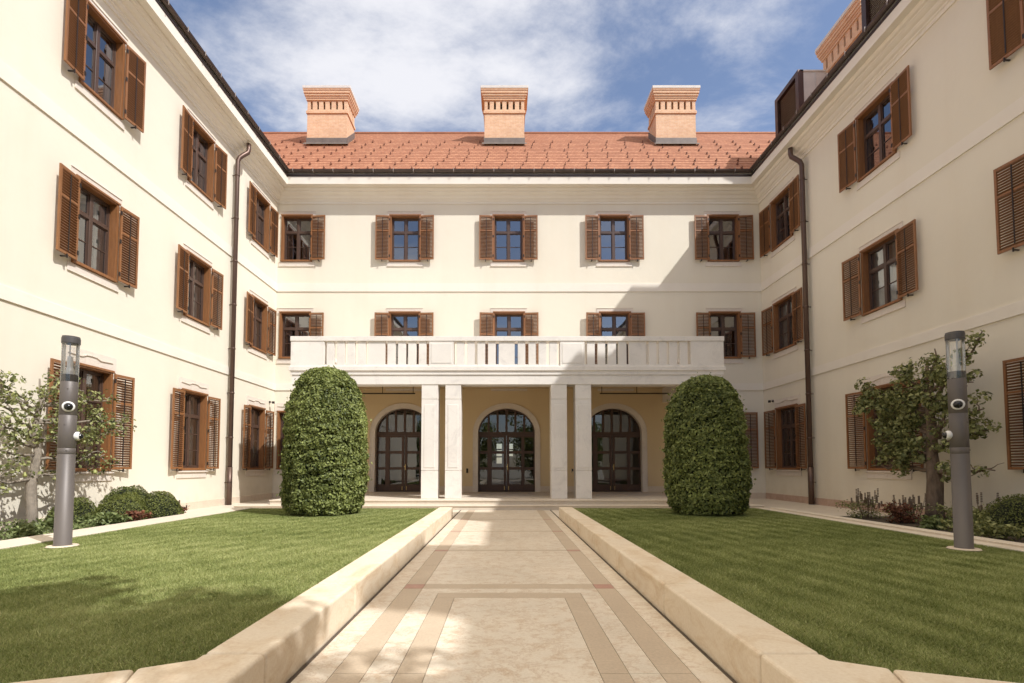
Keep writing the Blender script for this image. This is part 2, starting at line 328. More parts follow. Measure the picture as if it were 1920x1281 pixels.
# leaf clouds: every leaf is a small folded diamond
def leaf_mesh(name, P, N, size, mat, parent=None, jitter=0.9, aspect=0.62, rnd=None, rng=RNG, thr=None):
    n = len(P); P = np.asarray(P, float); N = np.asarray(N, float)
    N = N + rng.normal(0, jitter, (n, 3)); N /= np.linalg.norm(N, axis=1, keepdims=True) + 1e-9
    T = rng.normal(0, 1, (n, 3)); T[:, 2] -= 0.35; T -= N * (T * N).sum(1, keepdims=True); T /= np.linalg.norm(T, axis=1, keepdims=True) + 1e-9
    B = np.cross(N, T); L = size * rng.uniform(0.65, 1.3, (n, 1)); Wd = L * aspect
    v0 = P - T * L * .5; v2 = P + T * L * .5 - N * L * .12; v1 = P + B * Wd * .5 - T * L * .05 + N * L * .10; v3 = P - B * Wd * .5 - T * L * .05 + N * L * .10
    V = np.stack([v0, v1, v2, v3], 1).reshape(-1, 3)
    F = np.arange(n * 4).reshape(n, 4); tri = np.concatenate([F[:, [0, 1, 2]], F[:, [0, 2, 3]]], 0)
    me = bpy.data.meshes.new(name); me.vertices.add(len(V)); me.vertices.foreach_set('co', V.astype(np.float32).ravel())
    me.loops.add(len(tri) * 3); me.loops.foreach_set('vertex_index', tri.astype(np.int32).ravel())
    me.polygons.add(len(tri)); me.polygons.foreach_set('loop_start', np.arange(0, len(tri) * 3, 3, dtype=np.int32))
    at = me.attributes.new('rnd', 'FLOAT', 'POINT'); rr = rng.random(n) if rnd is None else np.clip(rnd, 0, 1)
    at.data.foreach_set('value', np.repeat(rr, 4).astype(np.float32))
    me.materials.append(M[mat]); me.update(calc_edges=True); me.validate()
    o = bpy.data.objects.new(name, me); col.objects.link(o)
    if parent: o.parent = parent
    return o
def vnoise(P, freq, seed=0):
    r = np.random.default_rng(seed); out = 0
    for k in range(7):
        d = r.normal(0, 1, 3) * freq; out = out + np.sin(P @ d + r.uniform(0, 6.28))
    return out / 7 * 1.6

# ------------------------------------------------------------------ dimensions of the courtyard
D, WL, WR, Y0 = 21.1, -9.62, 10.88, -13.0
OH = 0.60                                            # overhang of the cornice
Z_TOP = 12.57
BANDS = ((8.71, 9.07), (4.51, 4.80))

# ------------------------------------------------------------------ ground
g = MB(); g.box(-900, 900, -900, 900, -0.6, -0.03); tag(g.build('ground', 'ground'), kind='structure')
pv = MB()
def slabs(x0, x1, y0, y1, nx, ny, mat=0, z=0.0, gap=0.004, shift=False):
    for j in range(ny):
        a, b_ = y0 + (y1 - y0) * j / ny, y0 + (y1 - y0) * (j + 1) / ny
        off = 0.5 if (shift and j % 2) else 0
        xs = [x0] + [x0 + (x1 - x0) * (i + off) / nx for i in range(0 if off else 1, nx)] + [x1]
        for i in range(len(xs) - 1):
            pv.box(xs[i] + gap / 2, xs[i + 1] - gap / 2, a + gap / 2, b_ - gap / 2, z - 0.02, z, mat, 'd')
CX = 0.055; LX, RX = -1.32, 1.415
pv.box(LX, RX, -3, 15.6, -0.025, -0.008, 4, 'd')
ybars = [0.92, 5.60, 7.95, 10.31, 12.66]
def frame_bay(y0, y1):                              # bay with a framed centre panel
    s0, s1 = y0 + 0.19, y1 - 0.19
    slabs(CX - 0.93, CX + 0.93, y0, s0, 1, 1, 0); slabs(CX - 0.93, CX + 0.93, s1, y1, 1, 1, 0)
    slabs(CX - 0.93, CX - 0.735, s0, s1, 1, 2, 0); slabs(CX + 0.735, CX + 0.93, s0, s1, 1, 2, 0)
    t0, t1 = s0 + 0.20, s1 - 0.20
    slabs(CX - 0.735, CX + 0.735, s0, t0, 1, 1, 1); slabs(CX - 0.735, CX + 0.735, t1, s1, 1, 1, 1)
    slabs(CX - 0.735, CX - 0.55, t0, t1, 1, 2, 1); slabs(CX + 0.55, CX + 0.735, t0, t1, 1, 2, 1)
    slabs(CX - 0.55, CX + 0.55, t0, t1, 1, 1, 0)
for i in range(len(ybars)):
    y = ybars[i]; a, b_ = y - 0.10, y + 0.10
    nxt = ybars[i + 1] - 0.10 if i + 1 < len(ybars) else 15.45
    w = 0.10 if i >= 2 else 0.0
    slabs(CX - 0.93, CX + 0.93, a + w, b_, 1, 1, 1)
    if w: slabs(CX - 0.93, CX + 0.93, a, a + w, 1, 1, 0)
    for s_ in (-1, 1):
        x0, x1 = sorted((CX + s_ * 0.93, CX + s_ * 1.135)); slabs(x0, x1, a + w * .6, b_, 1, 1, 2)
        slabs(x0, x1, b_, nxt, 1, 2, 1)
        if i == 0: slabs(x0, x1, -3, a, 1, 3, 1)
        if w: slabs(x0, x1, a, a + w * .6, 1, 1, 1)
    if i == 0: slabs(CX - 0.93, CX + 0.93, -3, a, 1, 2, 0)
    if i == 0: frame_bay(b_, nxt)
    else: slabs(CX - 0.93, CX + 0.93, b_, nxt, 1, 1, 0)
slabs(LX + .03, CX - 1.135, -3, 15.45, 1, 13, 0); slabs(CX + 1.135, RX - .03, -3, 15.45, 1, 13, 0)
tag(pv.build('path', ['travertine', 'tanstone', 'redstone', 'paving', 'mortar']), kind='structure')
pv = MB()
pv.box(WL, WR, 13.12, D, -0.028, -0.012, 4, 'd')
for (a, b_, nx) in ((WL + .01, LX - 0.01, 9), (RX + 0.01, WR - .01, 10)): slabs(a, b_, 13.13, 15.45, nx, 3, 3, shift=True)
for (a, b_, n_) in ((WL + .01, -7.12, 3), (7.12, WR - .01, 4)): slabs(a, b_, 12.45, 13.13, n_, 1, 3, z=0.0)
slabs(WL + .01, -8.23, 15.46, D - .01, 2, 6, 3); slabs(8.0, WR - .01, 15.46, D - .01, 3, 6, 3)
tag(pv.build('walkway', ['travertine', 'tanstone', 'redstone', 'paving', 'mortar']), kind='structure')
pv = MB()
for x0, x1 in ((-14, LX - 0.35), (RX + 0.35, 14)): slabs(x0, x1, -12, 1.0, 7, 7, 3)
slabs(LX - .34, RX + .34, -12, -3, 3, 5, 3)
tag(pv.build('forecourt_paving', ['travertine', 'tanstone', 'redstone', 'paving', 'mortar']), kind='structure')

# low curbs beside the path: straight run, cut corner, then flaring outwards
def curb(sx, inner, name, label):
    x = lambda v: inner + sx * v
    w = 0.345; H = 0.27
    t = empty(name, (inner, 7, 0), 0, label, 'stone curb')
    def piece(poly):
        m = MB(); p = [(px - inner, py - 7) for px, py in poly]
        area = sum(p[i][0] * p[(i + 1) % len(p)][1] - p[(i + 1) % len(p)][0] * p[i][1] for i in range(len(p)))
        if area < 0: p.reverse()
        m.poly_z(p, -0.02, H); m.build('curb_stone', 'curb', t, bevel=0.022, seg=3)
    ys = [2.865, 4.55, 6.3, 8.0, 9.7, 11.4, 13.12]
    for a, b_ in zip(ys[:-1], ys[1:]): piece([(x(0), a + .003), (x(w), a + .003), (x(w), b_ - .003), (x(0), b_ - .003)])
    # corner stone
    A = (x(0), 2.859); B = (x(w), 2.859)
    piece([A, B, (x(w), 2.78), (x(0.57), 2.66), (x(0.38), 2.16), (x(0.0), 2.45)])
    p0, p1 = (x(0.575), 2.655), (x(0.388), 2.155)
    for k in range(4):
        q0 = (x(0.575 + 1.2 * (k + 1)), 2.655 - 0.41 * (k + 1)); q1 = (x(0.388 + 1.17 * (k + 1)), 2.155 - 0.41 * (k + 1))
        piece([p0, q0, q1, p1]); p0, p1 = (q0[0] + sx * .005, q0[1] - .002), (q1[0] + sx * .005, q1[1] - .002)
    # dark recess under the curb
curb(-1, LX, 'stone_curb', 'low pale limestone curb left of the path, edging the sunlit lawn, its front part in shade')
curb(1, RX, 'stone_curb', 'low pale limestone curb right of the path, edging the shaded lawn')

# lawns, edging strips, beds
def lawn_poly(sx):
    inn = LX - 0.345 if sx < 0 else RX + 0.345
    return [(inn, 2.78), (inn + sx * 0.225, 2.655), (inn + sx * (0.23 + 4.5), 1.10), (sx * 6.45, 1.05), (sx * 6.45, 13.12), (inn, 13.12)]
def inside(poly, x, y):
    c = np.zeros(len(x), bool); j = len(poly) - 1
    for i in range(len(poly)):
        xi, yi = poly[i]; xj, yj = poly[j]
        c ^= ((yi > y) != (yj > y)) & (x < (xj - xi) * (y - yi) / (yj - yi + 1e-12) + xi); j = i
    return c
for sx in (-1, 1):
    P = lawn_poly(sx); m = MB(); q = P if sx < 0 else P
    area = sum(q[i][0] * q[(i + 1) % len(q)][1] - q[(i + 1) % len(q)][0] * q[i][1] for i in range(len(q)))
    if area < 0: q = q[::-1]
    m.poly_z(q, -0.02, 0.235); tag(m.build('lawn', 'turf'), kind='structure')
    # blades
    n = 900000
    xs = RNG.uniform(min(p[0] for p in P), max(p[0] for p in P), n); ys = 1.0 + (13.1 - 1.0) * RNG.random(n) ** 1.35
    dens = np.clip(1.0 - (ys - 5) / 14, 0.35, 1)
    keep = inside(P, xs, ys) & (RNG.random(n) < dens)
    if sx < 0: keep &= (xs > -6.45)
    # only where the photograph's field of view (and a step aside) can see grass
    keep &= (np.abs(xs) < 1.25 * ys + 1.2) & (ys > 1.9)
    lampx = -5.93 if sx < 0 else 5.92; lampy = 6.83 if sx < 0 else 6.6
    keep &= ((xs - lampx) ** 2 + (ys - lampy) ** 2 > 0.05)
    xs, ys = xs[keep], ys[keep]; n = len(xs)
    P3 = np.stack([xs, ys, np.full(n, 0.235)], 1)
    # mowing tracks running diagonally with their own lean
    tr = np.sin((xs - (0.30 if sx < 0 else -0.18) * ys) * 2 * math.pi / 0.40 + 1.1 * vnoise(P3, .7, 4)) * (0.75 + 0.5 * vnoise(P3, 1.7, 14)); fine = vnoise(P3, 3.2, 3); big = vnoise(P3, 0.9, 9)
    h = RNG.uniform(0.012, 0.027, n) * (1 + 0.12 * big); lean = RNG.normal(0, 0.017, (n, 2)); lean[:, 0] += 0.004 * tr; lean[:, 1] += 0.006 * tr
    a = RNG.uniform(0, math.pi, n); wv = (0.0016 + 0.00030 * ys) * RNG.uniform(0.7, 1.3, n)
    dx_, dy_ = np.cos(a) * wv, np.sin(a) * wv
    V = np.zeros((n, 3, 3)); V[:, 0] = P3 + np.stack([-dx_, -dy_, 0 * a], 1); V[:, 1] = P3 + np.stack([dx_, dy_, 0 * a], 1)
    V[:, 2] = P3 + np.stack([lean[:, 0], lean[:, 1], h], 1)
    me = bpy.data.meshes.new('grass'); me.vertices.add(n * 3); me.vertices.foreach_set('co', V.astype(np.float32).ravel())
    me.loops.add(n * 3); me.loops.foreach_set('vertex_index', np.arange(n * 3, dtype=np.int32))
    me.polygons.add(n); me.polygons.foreach_set('loop_start', np.arange(0, n * 3, 3, dtype=np.int32))
    at = me.attributes.new('rnd', 'FLOAT', 'POINT'); rr = np.clip(0.38 + 0.06 * tr + 0.12 * fine + 0.12 * big + 0.10 * vnoise(P3, 9.0, 12) + RNG.normal(0, 0.2, n), 0, 1)  # the track term paints in the light and dark of leaning blades
    at.data.foreach_set('value', np.repeat(rr, 3).astype(np.float32)); me.materials.append(M['grass']); me.update(calc_edges=True)
    o = bpy.data.objects.new('grass', me); col.objects.link(o)
    tag(o, 'short mown green grass of the %s lawn' % ('sunlit left' if sx < 0 else 'shaded right'), 'grass', kind='stuff')
    # edging strip: pale, pink, pale bands
    m = MB(); bands = ((6.455, 6.66, 0), (6.665, 6.86, 1), (6.865, 7.10, 0)) if sx > 0 else ((6.455, 6.86, 0), (6.865, 7.12, 0))
    for a0, a1, mt in bands:
        y = 1.0
        while y < 13.1:
            e = min(y + 1.5, 13.12); m.box(sx * a0, sx * a1, y + .002, e - .002, -0.02, 0.262 if mt == 0 else 0.245, mt); y = e
    tag(m.build('edging_strip', ['paving', 'tanstone'], bevel=0.006, seg=1), 'pale stone edging strip between the %s lawn and its planting bed' % ('left' if sx < 0 else 'right'), 'edging')
    m = MB(); x0, x1 = sorted((sx * 7.12, (WL if sx < 0 else WR)))
    m.box(x0, x1, -4, 12.44, -0.02, 0.10); tag(m.build('planting_bed', 'soil'), kind='structure')
    m = MB(); m.box(x0, x1, 12.44, 12.5, -0.02, 0.11)
    tag(m.build('bed_end_stone', 'paving'), 'pale stone closing the far end of the %s bed' % ('left' if sx < 0 else 'right'), 'edging')

# steps up to the portico
st = empty('steps', (0, 15.7, 0), 0, 'two broad pale stone steps leading up under the portico', 'steps')
m = MB(); m.box(-8.2, 7.9, 15.46 - 15.7, 16.2 - 15.7, -0.02, 0.105); m.box(-8.22, 7.92, 15.43 - 15.7, 16.2 - 15.7, 0.105, 0.14); m.build('lower_step', 'paving', st, bevel=0.008)
m = MB(); m.box(-7.26, 7.5, 15.78 - 15.7, D - 15.7, 0.10, 0.245)
for i in range(9):
    x0 = -7.28 + i * 14.80 / 9
    for y0, y1 in ((15.75, 17.3), (17.3, 19.0), (19.0, D)): m.box(x0 + .002, x0 + 14.80 / 9 - .002, y0 + .002 - 15.7, y1 - .002 - 15.7, 0.245, 0.28)
m.build('landing', 'paving', st, bevel=0.004, seg=1)

# ------------------------------------------------------------------ wing shells
def wall_grid(mb, u0, u1, z0, z1, holes, to3, mat=0, flip=False):
    us = sorted({u0, u1, *[h[0] for h in holes], *[h[1] for h in holes]}); zs = sorted({z0, z1, *[h[2] for h in holes], *[h[3] for h in holes]})
    us = [u for u in us if u0 <= u <= u1]; zs = [z for z in zs if z0 <= z <= z1]
    for i in range(len(us) - 1):
        for j in range(len(zs) - 1):
            uc, zc_ = (us[i] + us[i + 1]) / 2, (zs[j] + zs[j + 1]) / 2
            if any(h[0] < uc < h[1] and h[2] < zc_ < h[3] for h in holes): continue
            p = [to3(us[i], 0, zs[j]), to3(us[i + 1], 0, zs[j]), to3(us[i + 1], 0, zs[j + 1]), to3(us[i], 0, zs[j + 1])]
            mb.face(p[::-1] if flip else p, mat)
def reveal(mb, h, d, to3, mat=0, flip=False):
    u0, u1, z0, z1 = h
    for p in ([to3(u0, 0, z0), to3(u0, 0, z1), to3(u0, d, z1), to3(u0, d, z0)], [to3(u1, 0, z1), to3(u1, 0, z0), to3(u1, d, z0), to3(u1, d, z1)],
              [to3(u0, 0, z1), to3(u1, 0, z1), to3(u1, d, z1), to3(u0, d, z1)], [to3(u1, 0, z0), to3(u0, 0, z0), to3(u0, d, z0), to3(u1, d, z0)]):
        mb.face(p[::-1] if flip else p, mat)
# (u centre along wall, bottom z, frame w, frame h)
ROWS = {'top': (10.0, 2.02), 'mid': (5.85, 1.99), 'low': (1.20, 2.44), 'bal': (4.69, 3.15)}
Bx_top = [-8.80, -4.20, 0.185, 4.67, 9.30]; Bx_mid = [-8.80, -4.19, 0.21, 4.675, 9.29]
LEFTY = [19.58, 15.62, 11.68]; RIGHTY = [19.38, 14.36, 9.35]
# local wall frames: u runs to the viewer's right, d goes into the building
toB = lambda u, d, z: (u, D + d, z)
toL = lambda u, d, z: (WL - d, u, z)
toR = lambda u, d, z: (WR + d, -u, z)                 # u = -Y so that u still runs to the viewer's right
FW = {'B': 1.32, 'L': 1.27, 'R': 1.48}
# wing interiors: light plastered rooms behind every wall
wings = {}
wings['B'] = empty('palace_wing', (0, D, 0), 0, 'central cream palace wing with arched doors, balcony portico and red tiled roof', 'building')
wings['L'] = empty('palace_wing', (WL, 4, 0), 0, 'sunlit cream side wing of the palace along the left side of the courtyard', 'building')
wings['R'] = empty('palace_wing', (WR, 4, 0), 0, 'shaded cream side wing of the palace along the right side of the courtyard', 'building')
def wing_child(o, k):
    o.parent = wings[k]; o.matrix_parent_inverse = Matrix.Translation(-wings[k].location); return o
ARCH = [(-4.19, 2.40), (0.105, 2.405), (4.56, 2.40)]   # centre, width of the doors
A_Z0, A_SPR, A_TOP = 0.28, 2.72, 3.77
def arch_pts(c, w, zs, zt, n=20):
    return [(c - w / 2 * math.cos(math.pi * i / n), zs + (zt - zs) * math.sin(math.pi * i / n)) for i in range(n + 1)]
def hole(uc, row, key):
    z, h = ROWS[row]; w = FW[key]; return (uc - w / 2 + .03, uc + w / 2 - .03, z + .03, z + h - .03)
winlist = {'B': [(x, 'top') for x in Bx_top[1:]] + [(x, 'bal') for x in Bx_mid[1:4]] + [(Bx_mid[4], 'mid')] + [(9.29, 'low'), (-8.80, 'top'), (-8.80, 'mid'), (-8.80, 'low')],
           'L': [(y, r_) for y in LEFTY for r_ in ('top', 'mid', 'low')],
           'R': [(-y, r_) for y in RIGHTY for r_ in ('top', 'mid', 'low')]}
for key, to3, ua, ub in (('B', toB, WL, WR), ('L', toL, Y0, D), ('R', toR, -D, -Y0)):
    hs = [hole(u, r_, key) for u, r_ in winlist[key]]
    m = MB()
    holes = list(hs)
    if key == 'B':
        for c, w in ARCH: holes.append((c - w / 2, c + w / 2, A_Z0, A_TOP))
    wall_grid(m, ua, ub, -0.03, 13.6, holes, to3)
    for h in hs: reveal(m, h, 0.35, to3)
    if key == 'B':
        for c, w in ARCH:
            ap = arch_pts(c, w, A_SPR, A_TOP)
            for (x0, z0), (x1, z1) in zip(ap[:-1], ap[1:]): m.face([toB(x0, 0, z0), toB(x1, 0, z1), toB(x1, 0, A_TOP), toB(x0, 0, A_TOP)], 0)
            full = [(c - w / 2, A_Z0)] + ap + [(c + w / 2, A_Z0)]
            for (x0, z0), (x1, z1) in zip(full[:-1], full[1:]): m.face([toB(x0, 0, z0), toB(x0, 0.5, z0), toB(x1, 0.5, z1), toB(x1, 0, z1)], 0)
    wing_child(m.build('wall', 'stucco'), key)
# portico back wall: ochre sheet, warm shade put into its colour, 4 mm proud
m = MB(); hol = [(c - w / 2 - .14, c + w / 2 + .14, -1, A_TOP + .14) for c, w in ARCH]
wall_grid(m, -6.9, 7.1, 0.50, 4.58, [(h[0], h[1], 0.2, 3.95) for h in hol], lambda u, d, z: (u, D - 0.004, z))
for c, w in ARCH:
    ap = arch_pts(c, w + .28, A_SPR, A_TOP + .14)
    ap[0] = (c - w / 2 - .14, ap[0][1]); ap[-1] = (c + w / 2 + .14, ap[-1][1])
    for (x0, z0), (x1, z1) in zip(ap[:-1], ap[1:]): m.face([(x0, D - .004, z0), (x1, D - .004, z1), (x1, D - .004, 3.95), (x0, D - .004, 3.95)], 0)
wing_child(m.build('porch_wall', 'stucco_ochre_shade'), 'B')
# bands and plinths
for key in 'BLR':
    for z0, z1 in BANDS:
        m = MB(); p = 0.035
        if key == 'B':
            m.box(WL + p, WR - p, D - p, D + .05, z0, z1 - .02); m.box(WL + p, WR - p, D - p * .5, D + .05, z1 - .02, z1)
        if key == 'L': m.box(WL - .05, WL + p, Y0, D - p, z0, z1 - .02); m.box(WL - .05, WL + p * .5, Y0, D - p, z1 - .02, z1)
        if key == 'R': m.box(WR - p, WR + .05, Y0, D - p, z0, z1 - .02); m.box(WR - p * .5, WR + .05, Y0, D - p, z1 - .02, z1)
        if key == 'B' and z0 < 5:
            m = MB(); m.box(7.17, WR - p, D - p, D + .05, z0, z1); wing_child(m.build('string_course', 'trim'), key)
            m = MB(); m.box(WL + p, -6.97, D - p, D + .05, z0, z1)
        wing_child(m.build('string_course', 'trim'), key)
    m = MB(); t = 0.03
    if key == 'L':
        y = Y0
        while y < D - t - .01: e = min(y + 1.7, D - t); m.box(WL - .05, WL + t, y + .002, e - .002, -.02, .235, 0); y = e
    if key == 'R':
        y = Y0
        while y < D - t - .01: e = min(y + 1.7, D - t); m.box(WR - t, WR + .05, y + .002, e - .002, -.02, .235, 0); y = e
    if key == 'B':
        ed = [-7.26] + [v for c, w in ARCH for v in (c - w / 2 - .15, c + w / 2 + .15)] + [7.5]
        for a, b_, z0, z1 in [(7.51, WR - t, -.02, .235)] + [(a + .002, b_ - .002, .281, .51) for a, b_ in zip(ed[::2], ed[1::2])]:
            m = MB(); m.box(a, b_, D - t, D + .05, z0, z1); wing_child(m.build('plinth', 'plinthstone', bevel=0.004, seg=1), key)
        m = MB(); m.box(WL + t, -7.27, D - t, D + .05, -.02, .235)
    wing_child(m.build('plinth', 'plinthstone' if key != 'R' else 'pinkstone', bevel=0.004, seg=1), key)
# cornice: profile (projection, height), mitred in the corners
PROF = [(0, 12.50), (.035, 12.50), (.035, 12.60), (.07, 12.62), (.07, 12.67), (.13, 12.70), (.17, 12.76), (.17, 12.79), (.24, 12.82), (.31, 12.88), (.31, 12.91), (.37, 12.93), (.40, 12.99), (.40, 13.03), (OH, 13.05), (OH, 13.36), (OH - .04, 13.38), (0, 13.40)]
def sweep(prof, key, mat, name, closed=False, kind=None):
    m = MB()
    for (o0, z0), (o1, z1) in zip(prof[:-1], prof[1:]):
        if key == 'B': m.face([(WL + o0, D - o0, z0), (WR - o0, D - o0, z0), (WR - o1, D - o1, z1), (WL + o1, D - o1, z1)], 0)
        if key == 'L': m.face([(WL + o0, Y0, z0), (WL + o0, D - o0, z0), (WL + o1, D - o1, z1), (WL + o1, Y0, z1)], 0)
        if key == 'R': m.face([(WR - o0, D - o0, z0), (WR - o0, Y0, z0), (WR - o1, Y0, z1), (WR - o1, D - o1, z1)], 0)
    return wing_child(m.build(name, mat), key)
def halfround(o, z, r_, n=10):
    return [(o - r_ + r_ * (1 - math.cos(math.pi * i / n)) - 0 * r_, z - r_ * math.sin(math.pi * i / n)) for i in range(n + 1)]
for key in 'BLR':
    sweep(PROF, key, 'trim', 'cornice')
    flash = [(OH - .05, 13.375), (OH + .025, 13.375), (OH + .025, 13.445), (OH + .01, 13.45)]
    gt = sweep(flash, key, 'gutter', 'drip_edge')
    sweep([(OH + .01, 13.45), (OH - .05, 13.53), (OH - .05, 13.62)], key, 'zinc', 'eaves_flashing')
    gp = [(OH + .15, 13.60 + .0)] + [(OH + .145 - .085 * (1 - math.cos(math.pi * i / 8)), 13.60 - .10 * math.sin(math.pi * i / 8)) for i in range(9)] + [(OH - .03, 13.66)]
    gu = sweep(gp, key, 'gutter', 'gutter')
    m = MB()
    rng = {'B': (WL + .9, WR - .9), 'L': (7, D - .9), 'R': (7, D - .9)}[key]; k = rng[0]
    while k < rng[1]:
        if key == 'B': m.box(k - .012, k + .012, D - OH - .165, D - OH + .02, 13.50, 13.515); m.box(k - .012, k + .012, D - OH - .168, D - OH - .155, 13.50, 13.64)
        if key == 'L': m.box(WL + OH + .155, WL + OH + .168, k - .012, k + .012, 13.50, 13.64)
        if key == 'R': m.box(WR - OH - .168, WR - OH - .155, k - .012, k + .012, 13.50, 13.64)
        k += 0.83
    br = m.build('gutter_bracket', 'bracketmetal'); br.parent = gu; br['kind'] = 'stuff'
# roofs
SL = 0.90; RUN = 6.6; EZ = 13.62
cs = math.sqrt(1 + SL * SL)
def roof(key):
    m = MB(); e = OH - .02; rz = EZ + SL * (RUN + e)
    if key == 'B':
        y0, y1 = D - e, D + RUN; L_ = (y1 - y0) * cs
        # a stepped course every 0.16 m of slope; the courses follow the valleys at the side wings
        n = int(L_ / 0.37)
        for i in range(n):
            a, b_ = i / n, (i + 1) / n; ya, yb = y0 + (y1 - y0) * a, y0 + (y1 - y0) * b_; za, zb = EZ + (rz - EZ) * a, EZ + (rz - EZ) * b_
            xa0, xa1 = WL + e - (ya - y0) - .2, WR - e + (ya - y0) + .2; xb0, xb1 = WL + e - (yb - y0) - .2, WR - e + (yb - y0) + .2
            m.face([(xa0, ya, za + .024), (xa1, ya, za + .024), (xb1, yb + .012, zb + .002), (xb0, yb + .012, zb + .002)], 0, [(xa0, a * L_), (xa1, a * L_), (xb1, b_ * L_ - 1e-3), (xb0, b_ * L_ - 1e-3)])
            m.face([(xa0, ya, za - .01), (xa1, ya, za - .01), (xa1, ya, za + .024), (xa0, ya, za + .024)], 1)
        m.face([(WL + e - (y1 - y0), y1, rz), (WR - e + (y1 - y0), y1, rz), (WR - e + (y1 - y0), y1 + RUN, EZ), (WL + e - (y1 - y0), y1 + RUN, EZ)], 0)
        m.tube([(WL - 6.4, y1, rz + .01), (WR + 6.4, y1, rz + .01)], 0.085, 8, 0)
    if key == 'L':
        x0, x1 = WL + e, WL - RUN
        m.face([(x0, Y0, EZ), (x0, D - e, EZ), (x1, D + RUN, rz), (x1, Y0, rz)], 0, [(Y0, 0), (D - e, 0), (D + RUN, 9), (Y0, 9)])
        m.face([(x1, Y0, rz), (x1, D + RUN, rz), (x1 - RUN, D + RUN, EZ), (x1 - RUN, Y0, EZ)], 0)
    if key == 'R':
        x0, x1 = WR - e, WR + RUN
        m.face([(x0, D - e, EZ), (x0, Y0, EZ), (x1, Y0, rz), (x1, D + RUN, rz)], 0, [(D - e, 0), (Y0, 0), (Y0, 9), (D + RUN, 9)])
        m.face([(x1, Y0, rz), (x1 + RUN, Y0, EZ), (x1 + RUN, D + RUN, EZ), (x1, D + RUN, rz)], 0)
    return wing_child(m.build('roof', ['tile', 'tile_edge']), key)
rf = {k: roof(k) for k in 'BLR'}
# snow guards on the visible slope
m = MB(); y0 = D - OH
for j in range(9):
    s_ = 0.30 + j * 0.80; yy = y0 + s_ / cs; zz = EZ + .02 + SL * s_ / cs
    x = WL + 0.4 - s_ * .6 + (j * 0.57) % 0.93
    while x < WR + s_ * .6:
        m.box(x - .016, x + .016, yy - .06, yy - .04, zz - .04, zz + .065); m.box(x - .045, x + .016, yy - .064, yy - .044, zz - .04, zz - .015)
        m.box(x - .010, x + .010, yy - .04, yy + .12, zz + .0, zz + .09); x += 0.93 + random.uniform(-.03, .03)
for x in np.arange(WL + .9, WR - .5, 0.245): m.box(x - .03, x + .03, y0 + .05, y0 + .1, EZ + .05, EZ + .10 + .03 * random.random())
o = m.build('snow_guard', 'guard', rf['B']); o['kind'] = 'stuff'

# interior shells (rooms seen through the panes)
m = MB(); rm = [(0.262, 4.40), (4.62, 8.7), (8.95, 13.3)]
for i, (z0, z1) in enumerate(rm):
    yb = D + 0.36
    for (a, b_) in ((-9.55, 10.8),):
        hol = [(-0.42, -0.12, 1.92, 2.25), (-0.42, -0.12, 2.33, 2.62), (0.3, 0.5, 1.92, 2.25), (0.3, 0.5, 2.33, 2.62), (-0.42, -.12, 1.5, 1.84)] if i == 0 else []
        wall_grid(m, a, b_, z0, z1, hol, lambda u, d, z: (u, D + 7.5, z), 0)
        m.face([(a, yb, z0), (b_, yb, z0), (b_, D + 7.5, z0), (a, D + 7.5, z0)], 0); m.face([(a, D + 7.5, z1), (b_, D + 7.5, z1), (b_, yb, z1), (a, yb, z1)], 0)
        m.face([(a, D + 7.5, z0), (a, D + 7.5, z1), (a, yb, z1), (a, yb, z0)], 0); m.face([(b_, yb, z0), (b_, yb, z1), (b_, D + 7.5, z1), (b_, D + 7.5, z0)], 0)
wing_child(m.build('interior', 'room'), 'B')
for key, s_ in (('L', -1), ('R', 1)):
    m = MB(); xa = (WL if s_ < 0 else WR) + s_ * .36; xb = xa + s_ * 5.5
    for z0, z1 in rm:
        m.box(xa, xb, 2, D - .1, z0, z1, 0, 'l' if s_ > 0 else 'r')
        for yy in (7.0, 12.0, 16.8): m.box(xa + s_ * .1, xb, yy, yy + .15, z0 + .01, z1 - .01)
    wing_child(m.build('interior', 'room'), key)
# outer shell of the wings behind
m = MB(); m.box(WL - RUN * 2, WL - .9, Y0, D + RUN * 2, -.03, 13.5, 0, 'r'); m.face([(WL - .9, Y0, -.03), (WL, Y0, -.03), (WL, Y0, 13.5), (WL - .9, Y0, 13.5)]); wing_child(m.build('outer_wall', 'stucco'), 'L')
m = MB(); m.box(WR + .9, WR + RUN * 2, Y0, D + RUN * 2, -.03, 13.5, 0, 'l'); m.face([(WR, Y0, -.03), (WR + .9, Y0, -.03), (WR + .9, Y0, 13.5), (WR, Y0, 13.5)]); wing_child(m.build('outer_wall', 'stucco'), 'R')

